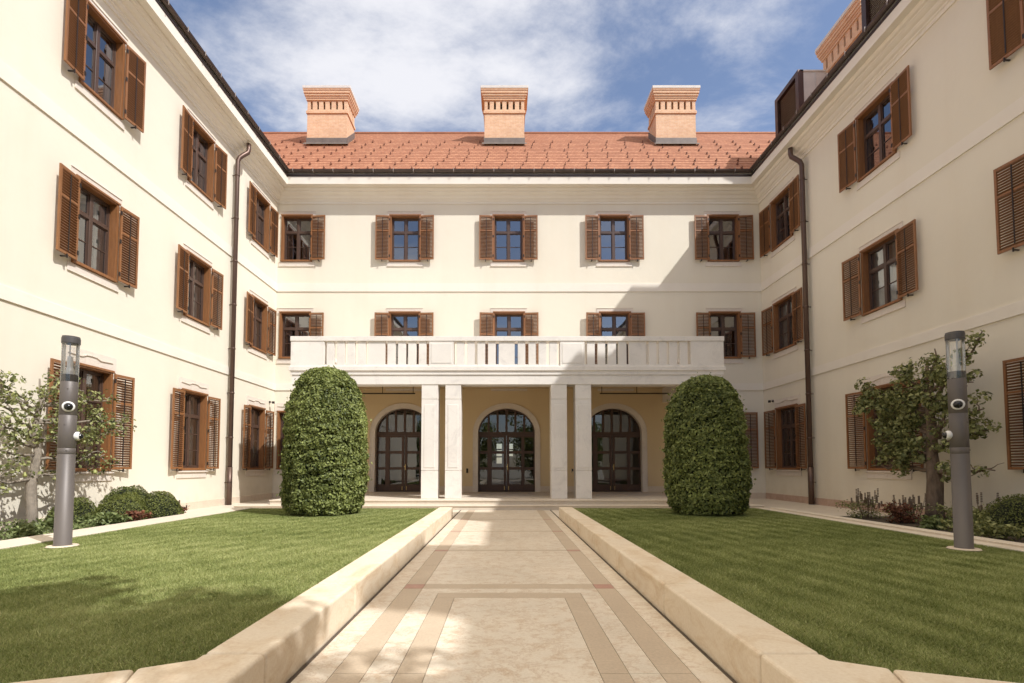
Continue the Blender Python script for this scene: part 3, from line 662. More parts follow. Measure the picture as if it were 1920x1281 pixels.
# ------------------------------------------------------------------ windows
def ring(m, x0, x1, z0, z1, y0, y1, w, mat=0):
    m.box(x0, x0 + w, y0, y1, z0, z1, mat); m.box(x1 - w, x1, y0, y1, z0, z1, mat)
    m.box(x0 + w, x1 - w, y0, y1, z1 - w, z1, mat); m.box(x0 + w, x1 - w, y0, y1, z0, z0 + w, mat)
def shutter_mesh(sw, sh, sgn):
    m = MB(); t = .038; st_ = .052
    X = lambda v: v * sgn
    def bx(x0, x1, y0, y1, z0, z1, mt): m.box(X(x0), X(x1), y0, y1, z0, z1, mt)
    bx(0, st_, -t, 0, 0, sh, 0); bx(sw - st_, sw, -t, 0, 0, sh, 0)
    bx(st_, sw - st_, -t + .002, -.002, 0, .06, 0); bx(st_, sw - st_, -t + .002, -.002, sh - .06, sh, 0)
    zm = sh * (0.66 if sh < 2.1 else 0.70); bx(st_, sw - st_, -t + .002, -.002, zm - .025, zm + .025, 0)
    pitch = .058
    for a, b_ in ((.06, zm - .025), (zm + .025, sh - .06)):
        n = int((b_ - a) / pitch); p = (b_ - a) / n
        for i in range(n):
            zc_ = a + (i + .5) * p; an = R(-20 if sh < 2.1 else -33)
            m.slantbox((X(sw / 2), -t / 2, zc_), (1, 0, 0), (0, math.cos(an), math.sin(an)), (0, -math.sin(an), math.cos(an)), sw / 2 - st_, .027, .0045, 1)
    m.box(X(sw / 2) - .011, X(sw / 2) + .011, -t - .012, -t + .002, .09, sh - .09, 2)
    for z in (.12, sh * .5, sh - .22): m.box(X(-.022), X(.03), -t - .008, -t + .001, z, z + .1, 2)
    m.box(X(sw * .55) - .015, X(sw * .55) + .015, -.03, .09, -.045, -.02, 2); m.box(X(sw * .55) - .012, X(sw * .55) + .012, -.055, -.03, -.07, .02, 2)
    return m
proto = {}; WR_ = random.Random(4)
def make_window(key, row, curtain=False):
    fw = FW[key]; fh = ROWS[row][1]; tall = row == 'low'; bal = row == 'bal'
    sw = {'B': .60, 'L': .58, 'R': .70}[key]; x0, x1 = -fw / 2, fw / 2
    m = MB(); ring(m, x0, x1, 0, fh, -.05, .13, .075, 0)
    m.box(x0 - .02, x1 + .02, -.075, -.05, fh - .04, fh + .012, 0); m.box(x0 - .01, x1 + .01, -.07, -.05, 0.0, .05, 0)
    o = m.build('window', 'wood', bevel=0.004, seg=1)
    a, b_, c_, d_ = x0 + .075, x1 - .075, .075, fh - .075
    m = MB(); y0, y1 = .125, .185; ring(m, a, b_, c_, d_, y0, y1, .045)
    zt = c_ + (d_ - c_) * (.665 if row in ('top', 'mid') else .70 if tall else .79)
    m.box(-.05, .05, y0 - .012, y1, c_ + .045, d_ - .045); m.box(a + .045, -.05, y0 - .008, y1, zt - .045, zt + .045); m.box(.05, b_ - .045, y0 - .008, y1, zt - .045, zt + .045)
    for xa, xb in ((a + .045, -.05), (.05, b_ - .045)):
        ring(m, xa, xb, c_ + .045, zt - .045, y0 + .018, y1 - .006, .032); ring(m, xa, xb, zt + .045, d_ - .045, y0 + .018, y1 - .006, .032)
        nb = 3 if bal else 2 if tall else 1
        for k in range(nb):
            z = c_ + .045 + (zt - .09 - c_) * (k + 1) / (nb + 1); m.box(xa + .032, xb - .032, y0 + .022, y1 - .012, z - .013, z + .013)
    m.build('sash', 'sash', o, bevel=0.003, seg=1)
    m = MB(); m.face([(a + .02, .165, c_ + .02), (b_ - .02, .165, c_ + .02), (b_ - .02, .165, d_ - .02), (a + .02, .165, d_ - .02)]); m.build('pane', 'glass', o)
    if curtain:
        m = MB(); n = 44
        for k in range(n):
            xa, xb = a + (b_ - a) * k / n, a + (b_ - a) * (k + 1) / n; f = lambda x: .30 + .022 * math.sin(x * 38) + .012 * math.sin(x * 71)
            if key != 'R' and not (xa < -.12 or xa > .28): continue
            m.face([(xa, f(xa), c_), (xb, f(xb), c_), (xb, f(xb), d_), (xa, f(xa), d_)])
        m.build('curtain', 'curtain', o, smooth=True)
    for sg in (-1, 1):
        sm = shutter_mesh(sw, fh - .11, sg).build('shutter', ['wood', 'slat', 'iron'], o)
        sm.location = (sg * (fw / 2 + .008 - (.03)), -.085, .045); sm.rotation_euler = (0, 0, R(-4.5 * sg))
    m = MB()
    if tall:
        m.box(x0 - .12, x1 + .12, -.075, 0, -.055, -.01); m.box(x0 - .09, x1 + .09, -.03, 0, -.23, -.055)
    else:
        m.box(x0 - .10, x1 + .10, -.022, 0, -.19, -.012); m.box(x0 - .10, x1 + .10, -.035, 0, -.21, -.19)
    m.build('sill', 'sillstone', o, bevel=0.004, seg=1)
    m = MB()
    if tall:
        m.box(x0 - .13, x1 + .13, -.018, 0, fh - .02, fh + .34)
        pts = [(x0 + .0, .205), (x0 + .36, .185), (x0 + .42, .205), (-.14, .235), (0, .242), (.14, .235), (x1 - .42, .205), (x1 - .36, .185), (x1 - .0, .205)]
        for (xa, za), (xb, zb) in zip(pts[:-1], pts[1:]):
            L_ = math.hypot(xb - xa, zb - za); m.slantbox(((xa + xb) / 2, -.028, fh + (za + zb) / 2), ((xb - xa) / L_, 0, (zb - za) / L_), (0, 1, 0), (-(zb - za) / L_, 0, (xb - xa) / L_), L_ / 2 + .004, .014, .012)
    else:
        m.box(x0 - .11, x1 + .11, -.016, 0, fh + .0, fh + .16); m.box(x0 - .11, x1 + .11, -.034, 0, fh + .148, fh + .166)
        m.box(x0 - .11, x0 + .0, -.016, 0, fh - .12, fh); m.box(x1, x1 + .11, -.016, 0, fh - .12, fh)
    m.build('lintel', 'sillstone', o)
    return o
def place_window(key, u, row, curtain, first):
    k = (key, row, curtain)
    if k not in proto: proto[k] = make_window(key, row, curtain); o = proto[k]
    else:
        o = copy_obj(proto[k])
        for ch in proto[k].children:
            c2 = copy_obj(ch, o)
            if ch.name.startswith('shutter'): c2.rotation_euler.z += R(WR_.uniform(-2.0, 2.4)) * (-1 if c2.location.x > 0 else 1)
    z = ROWS[row][0]; w = wings[key]
    if key == 'B': p = Vector((u, D, z)); rz = 0
    if key == 'L': p = Vector((WL, u, z)); rz = R(90)
    if key == 'R': p = Vector((WR, -u, z)); rz = R(-90)
    o.parent = w; o.location = p - w.location; o.rotation_euler = (0, 0, rz); o['group'] = 'shuttered windows of the palace'
    return o
for key in 'BLR':
    for u, row in winlist[key]:
        cur = (key == 'R' and row == 'mid') or (key == 'L' and row != 'top')
        o = place_window(key, u, row, cur, False)
        if key == 'B' and u < -8.5:              # the corner window carries one shutter only
            for ch in list(o.children):
                if ch.name.startswith('shutter') and ch.location.x < 0: bpy.data.objects.remove(ch)

# ------------------------------------------------------------------ arched doors
def make_door(c, w):
    o_ = MB(); h0, h1 = A_Z0, A_TOP; zt = 2.76; y0, y1 = .22, .30
    s = w / 2.4
    # outer frame following the arch
    def archring(m, wo, wi, zs, zo, zi, ya, yb, mat=0, n=24, zb=A_Z0):
        po = [(-wo / 2, zb)] + arch_pts(0, wo, zs, zo, n) + [(wo / 2, zb)]; pi = [(-wi / 2, zb)] + arch_pts(0, wi, zs, zi, n) + [(wi / 2, zb)]
        for i in range(len(po) - 1):
            (a, b_), (c2, d2) = po[i], po[i + 1]; (e, f_), (g_, h_) = pi[i], pi[i + 1]
            m.face([(e, ya, f_), (a, ya, b_), (c2, ya, d2), (g_, ya, h_)][::-1], mat)
            m.face([(a, ya, b_), (a, yb, b_), (c2, yb, d2), (c2, ya, d2)][::-1], mat); m.face([(e, yb, f_), (e, ya, f_), (g_, ya, h_), (g_, yb, h_)][::-1], mat)
    archring(o_, w, w - .12, A_SPR, A_TOP, A_TOP - .06, y0, y1 + .06)
    o_.box(-w / 2 + .05, w / 2 - .05, y0 - .03, y1, zt - .07, zt + .02); o_.box(-w / 2 + .05, w / 2 - .05, y0 - .01, y1, zt - .13, zt - .07)
    for k in range(-2, 3):
        x = k * .375 * s; zz = A_SPR + (A_TOP - A_SPR) * math.sqrt(max(0, 1 - (x / (w / 2)) ** 2)) - .02
        o_.box(x - .045, x + .045, y0 + .01, y1, zt + .02, zz)
    ob = o_.build('arched_door', 'doorwood')
    m = MB(); zs_ = [A_Z0 + .01, .58, 1.19, 1.30, 1.86, 1.98, 2.55, 2.63]
    X = lambda px: (px - 466) * .003738 * s
    cols = [(150, 165), (250, 300), (435, 462.5), (469.5, 497), (632, 668), (770, 782)]
    for a, b_ in cols: m.box(X(a), X(b_), y0 + .01, y1, zs_[0], zs_[7])
    for a, b_ in ((165, 250), (300, 435), (497, 632), (668, 770)):
        for z0, z1 in ((zs_[0], zs_[1]), (zs_[2], zs_[3]), (zs_[4], zs_[5]), (zs_[6], zs_[7])): m.box(X(a), X(b_), y0 + .015, y1, z0, z1)
    lf = m.build('door_leaf', 'doorwood', ob, bevel=.005, seg=1)
    m = MB(); m.face([(-w / 2 + .05, .27, A_Z0 + .02), (w / 2 - .05, .27, A_Z0 + .02), (w / 2 - .05, .27, zt), (-w / 2 + .05, .27, zt)])
    ap = arch_pts(0, w - .1, A_SPR, A_TOP - .05, 16); m.face([(x, .27, max(z, zt)) for x, z in ap][::-1]); m.build('pane', 'doorglass', ob)
    m = MB(); m.box(.035, .055, y0 - .045, y0 - .03, 1.18, 1.42); m.box(.0, .055, y0 - .065, y0 - .045, 1.31, 1.335); m.box(.035, .055, y0 - .05, y0 + .01, 1.2, 1.4)
    for x in (-.09, .09): m.box(x - .008, x + .008, y0 - .005, y0 + .01, .34, .50)
    m.build('door_handle', 'brass', ob)
    m = MB(); archring(m, w + .36, w, A_SPR, A_TOP + .18, A_TOP, -.03, .0, zb=.56); archring(m, w + .40, w + .36, A_SPR, A_TOP + .20, A_TOP + .18, -.05, .0, zb=.56)
    for s_ in (-1, 1):
        xa, xb = sorted((s_ * (w / 2 - .004), s_ * (w / 2 + .2))); m.box(xa, xb, -.05, .0, A_Z0, .56)
    archring(m, w + .001, w - .03, A_SPR, A_TOP, A_TOP - .015, -.03, .215)
    m.build('surround', 'sillstone', ob)
    return ob
for c, w in ARCH:
    o = make_door(c, w); o.location = (c, D, 0); wing_child(o, 'B'); o['group'] = 'arched doors under the portico'

# ------------------------------------------------------------------ portico with balcony
PY = 16.42
m = MB()
m.box(-6.93, 7.13, PY, PY + .5, 4.0, 4.30); m.box(-6.91, 7.11, PY + .012, PY + .48, 4.30, 4.312); m.box(-6.96, 7.16, PY - .03, PY + .53, 4.312, 4.44)
for x0, x1 in ((-6.93, -6.43), (6.63, 7.13)): m.box(x0, x1, PY + .5, D, 4.0, 4.60)
portico = wing_child(m.build('portico', 'marble', bevel=.006, seg=1), 'B')
def pchild(mb, name, mat, **k):
    return mb.build(name, mat, portico, **k)
m = MB(); m.box(-6.95, 7.15, PY + .01, D - .002, 4.60, 4.66); pchild(m, 'balcony_floor', 'marble')
m = MB(); m.box(-6.42, 6.62, PY + .5, D - .004, 4.585, 4.598); pchild(m, 'porch_ceiling', 'stucco_ochre_shade')
for x0, x1 in ((-2.69, -2.155), (-1.915, -1.405), (1.535, 2.05), (2.33, 2.845), (-6.90, -6.37), (6.57, 7.10)):
    m = MB(); m.box(x0, x1, PY + .02, PY + .53, .281, 1.175); m.box(x0 + .012, x1 - .012, PY + .03, PY + .52, 1.175, 1.19)
    m.box(x0, x1, PY + .02, PY + .53, 1.19, 3.505); m.box(x0 + .012, x1 - .012, PY + .03, PY + .52, 3.505, 3.52); m.box(x0, x1, PY + .02, PY + .53, 3.52, 4.0)
    m.box(x0 + .09, x1 - .09, PY + .008, PY + .03, 1.28, 3.33)
    pchild(m, 'column', 'marble', bevel=.006, seg=1)
def fx(px): return (px - 945) * .01743
rail0, rail1 = fx(544), fx(1358)
m = MB(); m.box(rail0 - .02, rail1 + .02, PY - .07, PY + .40, 4.44, 4.575); m.box(rail0, rail1, PY - .05, PY + .38, 4.575, 4.60)
for x0, x1 in ((rail0 - .02, rail0 + .40), (rail1 - .40, rail1 + .02)): m.box(x0, x1, PY + .40, D - .01, 4.44, 4.60)
pchild(m, 'balustrade_base', 'marble', bevel=.006, seg=1)
m = MB(); e = [rail0, -6.0, -3.35, 0.0, 3.3, 5.9, rail1]
for a, b_ in zip(e[:-1], e[1:]): m.box(a + .001, b_ - .001, PY - .05, PY + .36, 5.42, 5.575)
for x0, x1 in ((rail0, rail0 + .38), (rail1 - .38, rail1)): m.box(x0, x1, PY + .36, D - .01, 5.42, 5.575)
pchild(m, 'handrail', 'marble', bevel=.006, seg=1)
solids = [(545, 608, 'p')] + [(a, b_, 's') for a, b_ in ((612, 626), (631.5, 645.5), (651, 665), (671, 685), (690, 721.5), (726, 741), (746, 760.5), (765, 780), (785, 799))] + [(804.5, 850.5, 'p')] + \
    [(a, b_, 's') for a, b_ in ((856, 870.5), (876, 890), (895, 909.5), (915, 929.5), (935, 965), (971, 985), (991, 1004.5), (1010, 1024.5), (1030, 1044.5))] + [(1050, 1096, 'p')] + \
    [(a, b_, 's') for a, b_ in ((1101, 1115.5), (1121, 1135), (1140, 1155.5), (1160, 1175), (1179.5, 1211.5), (1217, 1231), (1236, 1250), (1255, 1270), (1275, 1290))] + [(1295, 1357, 'p')]
for a, b_, k in solids:
    m = MB(); x0, x1 = fx(a), fx(b_)
    if k == 'p':
        m.box(x0, x1, PY - .03, PY + .33, 4.60, 5.42)
        if b_ - a < 55: m.box(x0 + .07, x1 - .07, PY - .042, PY, 4.69, 5.34)
        pchild(m, 'balcony_pier', 'marble', bevel=.006, seg=1)
    else:
        m.box(x0, x1, PY, PY + .11, 4.60, 5.42); pchild(m, 'baluster', 'marble', bevel=.004, seg=1)
for xs_ in (rail0 + .16, rail1 - .16):
    y = PY + .5
    while y < D - .3: m = MB(); m.box(xs_ - .12, xs_ + .12, y, y + .25, 4.60, 5.42); pchild(m, 'baluster', 'marble'); y += .345
# hanging rods under the porch ceiling
for x0, x1 in ((-6.2, -3.58), (3.86, 6.84)):
    m = MB(); m.box(x0, x1, 20.27, 20.31, 4.24, 4.285)
    for x in (x0 + .08, (x0 + x1) / 2, x1 - .08): m.box(x - .012, x + .012, 20.28, 20.30, 4.285, 4.585)
    m.box(x0 + .02, x0 + .14, 20.26, 20.32, 4.57, 4.586); m.box(x1 - .14, x1 - .02, 20.26, 20.32, 4.57, 4.586)
    pchild(m, 'hanging_rod', 'iron')

# ------------------------------------------------------------------ chimneys
def chimney(name, loc, w, dpt, zb, zt, axis, key, nslot, tall=1.0):
    # local: x = width, y = depth, z from base; faces -y
    H = zt - zb; m = MB()
    hw, hd = w / 2, dpt / 2
    z_band0, z_band1 = H - 1.38, H - 1.22; zs0, zs1 = H - 1.17, H - .74; zc0 = H - .70
    m.box(-hw, hw, -hd, hd, -1.6, z_band0); m.box(-hw - .05, hw + .05, -hd - .05, hd + .05, z_band0, z_band1 - .04); m.box(-hw - .02, hw + .02, -hd - .02, hd + .02, z_band1 - .04, z_band1)
    # slotted storey: corner piers and fins round a dark core
    m.box(-hw, hw, -hd, hd, z_band1, zs0); m.box(-hw, hw, -hd, hd, zs1, zc0)
    m.box(-hw + .22, hw - .22, -hd + .22, hd - .22, zs0, zs1, 1)
    def fins(L, put, n):
        edge = L * .155 * 2 / 2; gap = .105; span = 2 * L - 2 * edge; fin = (span - n * gap) / (n - 1)
        put(-L, -L + edge); put(L - edge, L); x = -L + edge + gap
        for k in range(n - 1): put(x, x + fin); x += fin + gap
    fins(hw, lambda a, b_: (m.box(a, b_, -hd, -hd + .22, zs0, zs1), m.box(a, b_, hd - .22, hd, zs0, zs1)), nslot)
    nd = max(3, int(nslot * dpt / w)); fins(hd - .2201, lambda a, b_: (m.box(-hw, -hw + .22, a, b_, zs0, zs1), m.box(hw - .22, hw, a, b_, zs0, zs1)), nd)
    m.box(-hw - .05, hw + .05, -hd - .05, hd + .05, zc0, zc0 + .10); m.box(-hw - .08, hw + .08, -hd - .08, hd + .08, zc0 + .10, zc0 + .19)
    m.box(-hw - .12, hw + .12, -hd - .12, hd + .12, zc0 + .19, zc0 + .30); m.box(-hw - .155, hw + .155, -hd - .155, hd + .155, zc0 + .30, zc0 + .44); m.box(-hw - .18, hw + .18, -hd - .18, hd + .18, zc0 + .44, zc0 + .52)
    o = m.build('chimney', ['brick', 'mortar']); o.location = loc; o.rotation_euler = (0, 0, axis)
    m = MB(); m.box(-hw - .20, hw + .20, -hd - .20, hd + .20, zc0 + .52, zc0 + .66)
    m.box(-hw - .03, hw + .03, -hd - .03, hd + .03, zc0 + .66, zc0 + .70); m.build('capstone', 'capstone', o, bevel=.01)
    return wing_child(o, key)
for xc in (-8.98, 0.02, 8.72):
    yf = 24.9; roofz = EZ + SL * (yf - (D - OH))
    o = chimney('chimney', (xc, yf + .62, 17.75), 2.02, 1.24, 17.75, 20.62, 0, 'B', 6)
    m = MB(); hw, hd = 1.01, .62
    # lead flashing at the foot, following the slope
    m.box(-hw - .03, hw + .03, -hd - .03, -hd - .003, -.13, .20)
    for s_ in (-1, 1):
        xx = s_ * (hw + .03); m.face([(xx, -hd - .03, -.13), (xx, hd, -.13 + SL * 1.27), (xx, hd, .20 + SL * 1.27), (xx, -hd - .03, .20)])
        m.face([(xx, -hd - .03, .20), (xx, hd, .20 + SL * 1.27), (s_ * hw, hd, .20 + SL * 1.27), (s_ * hw, -hd - .03, .20)])
    m.face([(-hw - .12, -hd - .25, -.25), (hw + .12, -hd - .25, -.25), (hw + .12, -hd - .02, -.05), (-hw - .12, -hd - .02, -.05)])
    m.build('flashing', 'leadgrey', o)
# on the right wing
chimney('chimney', (13.75, 18.9, 15.9), 2.25, 1.3, 15.9, 18.62, R(-90), 'R', 6)
chimney('chimney', (13.75, -4.1, 15.9), 3.3, 1.3, 15.9, 18.62, R(-90), 'R', 6)
# louvred dormers
for ya, yb in ((19.80, 21.50), (14.42, 16.13), (7.5, 9.2), (2.9, 4.6)):
    m = MB(); x0 = 12.0; zb = 14.9; zt = 17.38; x1 = x0 + (zt - (EZ + SL * (x0 - (WR - OH)))) / SL + .4
    # sheet metal body
    m.box(x0 + .05, x1, ya + .004, yb - .004, zb - .6, zt - .05, 0)
    for k in range(1, int((x1 - x0) / .62) + 1): m.box(x0 + k * .62 - .012, x0 + k * .62 + .012, ya - .02, yb + .02, zb - .6, zt - .02, 0)
    m.box(x0 + .02, x1, ya - .03, yb + .03, zt - .06, zt, 0)
    o = m.build('dormer', 'zinc')
    m = MB(); w_ = .17
    for p in ((ya - .03, ya + w_), (yb - w_, yb + .03)): m.box(x0 - .10, x0 + .12, p[0], p[1], zb - .6, zt + .01)
    m.box(x0 - .10, x0 + .12, ya + w_, yb - w_, zt - w_, zt + .01); m.box(x0 - .10, x0 + .12, ya + w_, yb - w_, zb - .6, zb + .05)
    m.build('dormer_frame', 'bronze', o)
    m = MB(); z = zb + .1
    while z < zt - w_: m.slantbox((x0 + .03, (ya + yb) / 2, z), (.8, 0, .6), (0, 1, 0), (-.6, 0, .8), .045, (yb - ya) / 2 - w_, .006); z += .075
    m.build('louvre', 'bronze', o)
    wing_child(o, 'R')

# ------------------------------------------------------------------ downpipes
def downpipe(key, y, rad, zb):
    s_ = 1 if key == 'L' else -1; xw = WL if key == 'L' else WR; xp = xw + s_ * .17
    m = MB(); pts = [(xw + s_ * .42, y + .25, 12.93), (xw + s_ * .42, y + .25, 12.72), (xw + s_ * .40, y + .23, 12.60), (xw + s_ * .30, y + .12, 12.44), (xp + s_ * .04, y + .04, 12.30), (xp, y, 12.15), (xp, y, zb)]
    m.tube(pts, rad, 16, 0)
    z = 11.6
    while z > .3:
        m.tube([(xp, y, z), (xp, y, z + .05)], rad + .012, 16, 0)
        m.box(xw, xp, y - .012, y + .012, z + .01, z + .035, 0); z -= 1.55
    m.tube([(xp, y, 1.3), (xp, y, zb)], rad + .012, 16, 0)
    m.build('x', 'copper').name = 'x'
    o = bpy.data.objects['x']; o.name = 'downpipe'; o.data.name = 'downpipe'
    o.data.polygons.foreach_set('use_smooth', [True] * len(o.data.polygons))
    wing_child(o, key)
downpipe('L', 17.48, .075, 0.0); downpipe('R', 17.72, .082, 0.0)

# ------------------------------------------------------------------ lamps
def make_lamp(sg, loc, label):
    t = empty('street_lamp', loc, 0, label, 'lamp post', 'cylindrical lamp posts on the lawns')
    r_ = .0975; m = MB()
    m.lathe([(0, 0), (r_ + .006, 0), (r_ + .006, .0), (r_, .0), (r_, 1.215), (r_ - .003, 1.22), (r_ - .003, 1.225), (r_, 1.23), (r_, 1.30), (r_ - .003, 1.303), (r_ - .003, 1.307), (r_, 1.31), (r_, 1.745), (r_ - .003, 1.748), (r_ - .003, 1.753), (r_, 1.756), (r_, 2.20), (r_ - .004, 2.205), (0, 2.206)], 40, 0)
    for (an, z) in ((-1.2, 1.62), (-1.2, 1.9), (-2.0, 1.62), (-2.0, 2.05), (-1.0, 2.1), (-2.2, 1.27), (-.9, 1.27)):
        m.box(math.cos(an) * r_ - .006, math.cos(an) * r_ + .006, math.sin(an) * r_ - .006, math.sin(an) * r_ + .004, z - .006, z + .006)
    o = m.build('pole', 'lampgrey', t, smooth=False)
    o.data.polygons.foreach_set('use_smooth', [len(p.vertices) == 4 and p.area > 0.001 for p in o.data.polygons])
    m = MB(); m.lathe([(r_ - .006, 2.206), (r_ - .006, 2.30), (r_ - .05, 2.305), (0, 2.306)], 40); m.build('lamp_socket', 'lampdark', t, smooth=False)
    m = MB(); m.lathe([(r_ - .001, 2.2065), (r_ - .001, 2.725)], 48); m.build('lamp_glass', 'lampglass', t, smooth=True)
    m = MB()
    for an in (.6, 2.4, 4.3): m.tube([(math.cos(an) * (r_ - .035), math.sin(an) * (r_ - .035), 2.30), (math.cos(an) * (r_ - .035), math.sin(an) * (r_ - .035), 2.73)], .007, 8)
    m.lathe([(.05, 2.306), (.05, 2.36), (.035, 2.40), (.03, 2.55), (.0, 2.56)], 20); m.build('lamp_core', 'white', t)
    m = MB(); m.lathe([(0, 2.724), (r_ + .004, 2.725), (r_ + .006, 2.735), (r_ + .006, 2.80), (r_, 2.806), (r_, 2.822), (0, 2.83)], 40); m.build('lamp_cap', 'lampdark', t)
    # dome camera facing the path, another one on the side
    for k, (an, z, sc_) in enumerate(((-49 if sg < 0 else -131, 1.86, .86), (28 if sg < 0 else 152, 1.47, .74))):
        m = MB(); dep = .0 if k == 0 else .035
        m.lathe([(.0, -.04), (.078, -.04), (.082, .012 + dep), (.074, .026 + dep), (.058, .030 + dep)], 28, 0, axis='y'); o = m.build('security_camera', 'white', t, smooth=True)
        o.location = (math.cos(R(an)) * (r_ - .012), math.sin(R(an)) * (r_ - .012), z); o.rotation_euler = (0, 0, R(an + 90)); o.scale = (sc_,) * 3
        m2 = MB(); m2.lathe([(.056, .026 + dep), (.053, .05 + dep), (.042, .068 + dep), (.024, .082 + dep), (.0, .087 + dep)], 24, 0, axis='y'); d = m2.build('camera_dome', 'black', o, smooth=True)
    m = MB(); m.lathe([(r_ + .01, -.002), (r_ + .01, .01), (.165, .008), (.175, -.004)], 32); m.build('base_collar', 'plinthstone', t)
    return t
make_lamp(-1, (-5.90, 6.83, .25), 'grey cylindrical lamp post standing on the sunlit left lawn, clear glass top')
make_lamp(1, (5.94, 6.60, .25), 'grey cylindrical lamp post standing on the shaded right lawn, clear glass top')

# small things on the walls
def wall_cam(loc, sg, label):
    m = MB(); m.box(0, sg * .05, -.03, .03, -.03, .05); m.tube([(sg * .04, 0, .02), (sg * .16, -.05, .0)], .012, 8); m.lathe([(0, -.06), (.05, -.06), (.055, -.01), (.05, .03), (0, .04)], 16, c=(sg * .20, -.07, -.0))
    o = m.build('security_camera', 'iron'); o.location = loc; tag(o, label, 'camera', 'cameras in the courtyard corners')
wall_cam((WL, 20.65, 3.95), 1, 'small dark camera on the left wall near the far corner'); wall_cam((WR, 20.35, 3.95), -1, 'small dark camera on the right wall near the far corner')
m = MB(); m.box(-.04, .04, -.03, .0, -.09, .09); m.box(-.025, .025, -.036, -.03, .0, .06)
o = m.build('intercom', 'black', bevel=.004); o.location = (-1.53, D - .004, 1.15); tag(o, 'small black intercom box on the wall left of the middle arched door', 'intercom')
m = MB(); m.box(-.05, .05, -.04, 0, -.04, .04, 0); m.box(-.012, .012, -.05, -.04, -.09, .05, 0)
o = m.build('wall_bracket', 'iron'); o.location = (2.28, PY + .3, 1.2); o.rotation_euler = (0, 0, R(-90)); o.parent = portico

# ------------------------------------------------------------------ topiaries
def topiary(x, y, h, rad, n, seed, label):
    rng = np.random.default_rng(seed)
    t = empty('topiary', (x, y, .24), 0, label, 'topiary', 'clipped hornbeam pillars')
    def prof(u):                                     # u 0..1 height -> radius
        return rad * np.interp(u, [0, .12, .28, .45, .60, .70, .78, .86, .92, .965, 1.0], [.90, .975, 1.0, .99, .965, .925, .86, .755, .62, .43, .0])
    u = rng.random(n * 2); w = prof(u) / rad + .25 * (u > .8); u = u[rng.random(n * 2) < w][:n]; n = len(u)
    # more leaves on the dome
    th = rng.uniform(0, 2 * math.pi, n)
    base = np.stack([np.cos(th), np.sin(th), u * h / rad], 1)
    lump = .045 * vnoise(base, 2.4, seed) + .05 * vnoise(base * np.array([1, 1, 1.8]), 7.5, seed + 1)
    row = .009 * np.sin(u * h * 2 * math.pi / .19 + 4.5 * vnoise(base, 2.0, seed + 2))
    dep = -rng.exponential(.045, n)
    r_ = prof(u) + lump + row + dep + .02
    r_ = np.where(u < .05, r_ * (.90 + 2 * u), r_)
    P = np.stack([np.cos(th) * r_, np.sin(th) * r_, .05 + u * h + .03 * lump], 1)
    # dome fill
    nd = n // 6; a = rng.uniform(0, 2 * math.pi, nd); q = np.sqrt(rng.random(nd)) * rad * .75; zz = np.interp(-q / rad, [-.86, -.755, -.62, -.43, 0], [.78, .86, .92, .965, 1.0])
    Pd = np.stack([np.cos(a) * q, np.sin(a) * q, .05 + zz * h + .06 * vnoise(np.stack([np.cos(a) * q, np.sin(a) * q, a * 0], 1), 5, seed) - rng.exponential(.04, nd)], 1)
    N = np.stack([np.cos(th), np.sin(th), .35 + 2.2 * np.clip(u - .75, 0, 1)], 1); Nd = np.stack([Pd[:, 0] / rad, Pd[:, 1] / rad, np.full(nd, 1.1)], 1)
    # stray shoots
    k = 420; ia = rng.integers(0, n, k); Ps = P[ia] + N[ia] / np.linalg.norm(N[ia], axis=1, keepdims=True) * rng.uniform(.02, .13, (k, 1))
    P = np.concatenate([P, Pd, Ps]); N = np.concatenate([N, Nd, N[ia]])
    rnd = .42 + .22 * vnoise(P, 2.2, seed + 5) + rng.normal(0, .2, len(P))
    leaf_mesh('foliage', P, N, .078, 'hornbeam', t, .62, .55, rnd, rng)
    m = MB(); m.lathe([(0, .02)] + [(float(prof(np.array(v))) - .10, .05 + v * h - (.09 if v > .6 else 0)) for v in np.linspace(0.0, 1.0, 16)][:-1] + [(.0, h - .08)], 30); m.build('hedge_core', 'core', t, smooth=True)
    m = MB(); m.tube([(0, 0, -.02), (0, 0, .4)], .06, 10); m.build('trunk', 'bark', t)
topiary(-4.07, 11.6, 3.30, .895, 30000, 3, 'tall clipped round-topped hedge pillar on the left lawn, sunlit, slightly taller')
topiary(4.60, 11.55, 3.10, .855, 30000, 5, 'tall clipped round-topped hedge pillar on the shaded right lawn')

# ------------------------------------------------------------------ dome bushes and bed plants
def bush(x, y, r_, h, n, seed, label, group=None):
    rng = np.random.default_rng(seed); t = empty('box_bush', (x, y, .09), 0, label, 'bush', group)
    v = rng.normal(0, 1, (n, 3)); v[:, 2] = np.abs(v[:, 2]); v /= np.linalg.norm(v, axis=1, keepdims=True)
    k = 1 + .05 * vnoise(v, 4, seed) + .03 * vnoise(v, 10, seed + 1) - rng.exponential(.04, n)
    P = v * k[:, None] * np.array([r_, r_, h]); leaf_mesh('foliage', P, v, .036, 'box', t, .6, .55, .45 + .2 * vnoise(v, 3, seed) + rng.normal(0, .18, n), rng)
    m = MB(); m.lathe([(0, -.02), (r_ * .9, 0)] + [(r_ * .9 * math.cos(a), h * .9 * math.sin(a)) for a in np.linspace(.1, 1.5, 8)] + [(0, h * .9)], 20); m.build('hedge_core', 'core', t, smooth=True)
G = 'clipped dome bushes in the left bed'
bush(-8.55, 11.6, .62, .80, 6500, 21, 'largest clipped dome bush in the left bed, highest of the group', G)
bush(-8.05, 10.75, .50, .62, 5200, 22, 'clipped dome bush in the left bed, nearest to the edging strip', G)
bush(-8.75, 10.35, .46, .60, 4200, 23, 'dark clipped dome bush in the left bed, beside the lamp post', G)
bush(-7.95, 11.75, .48, .66, 4800, 24, 'rightmost clipped dome bush of the group in the left bed', G)
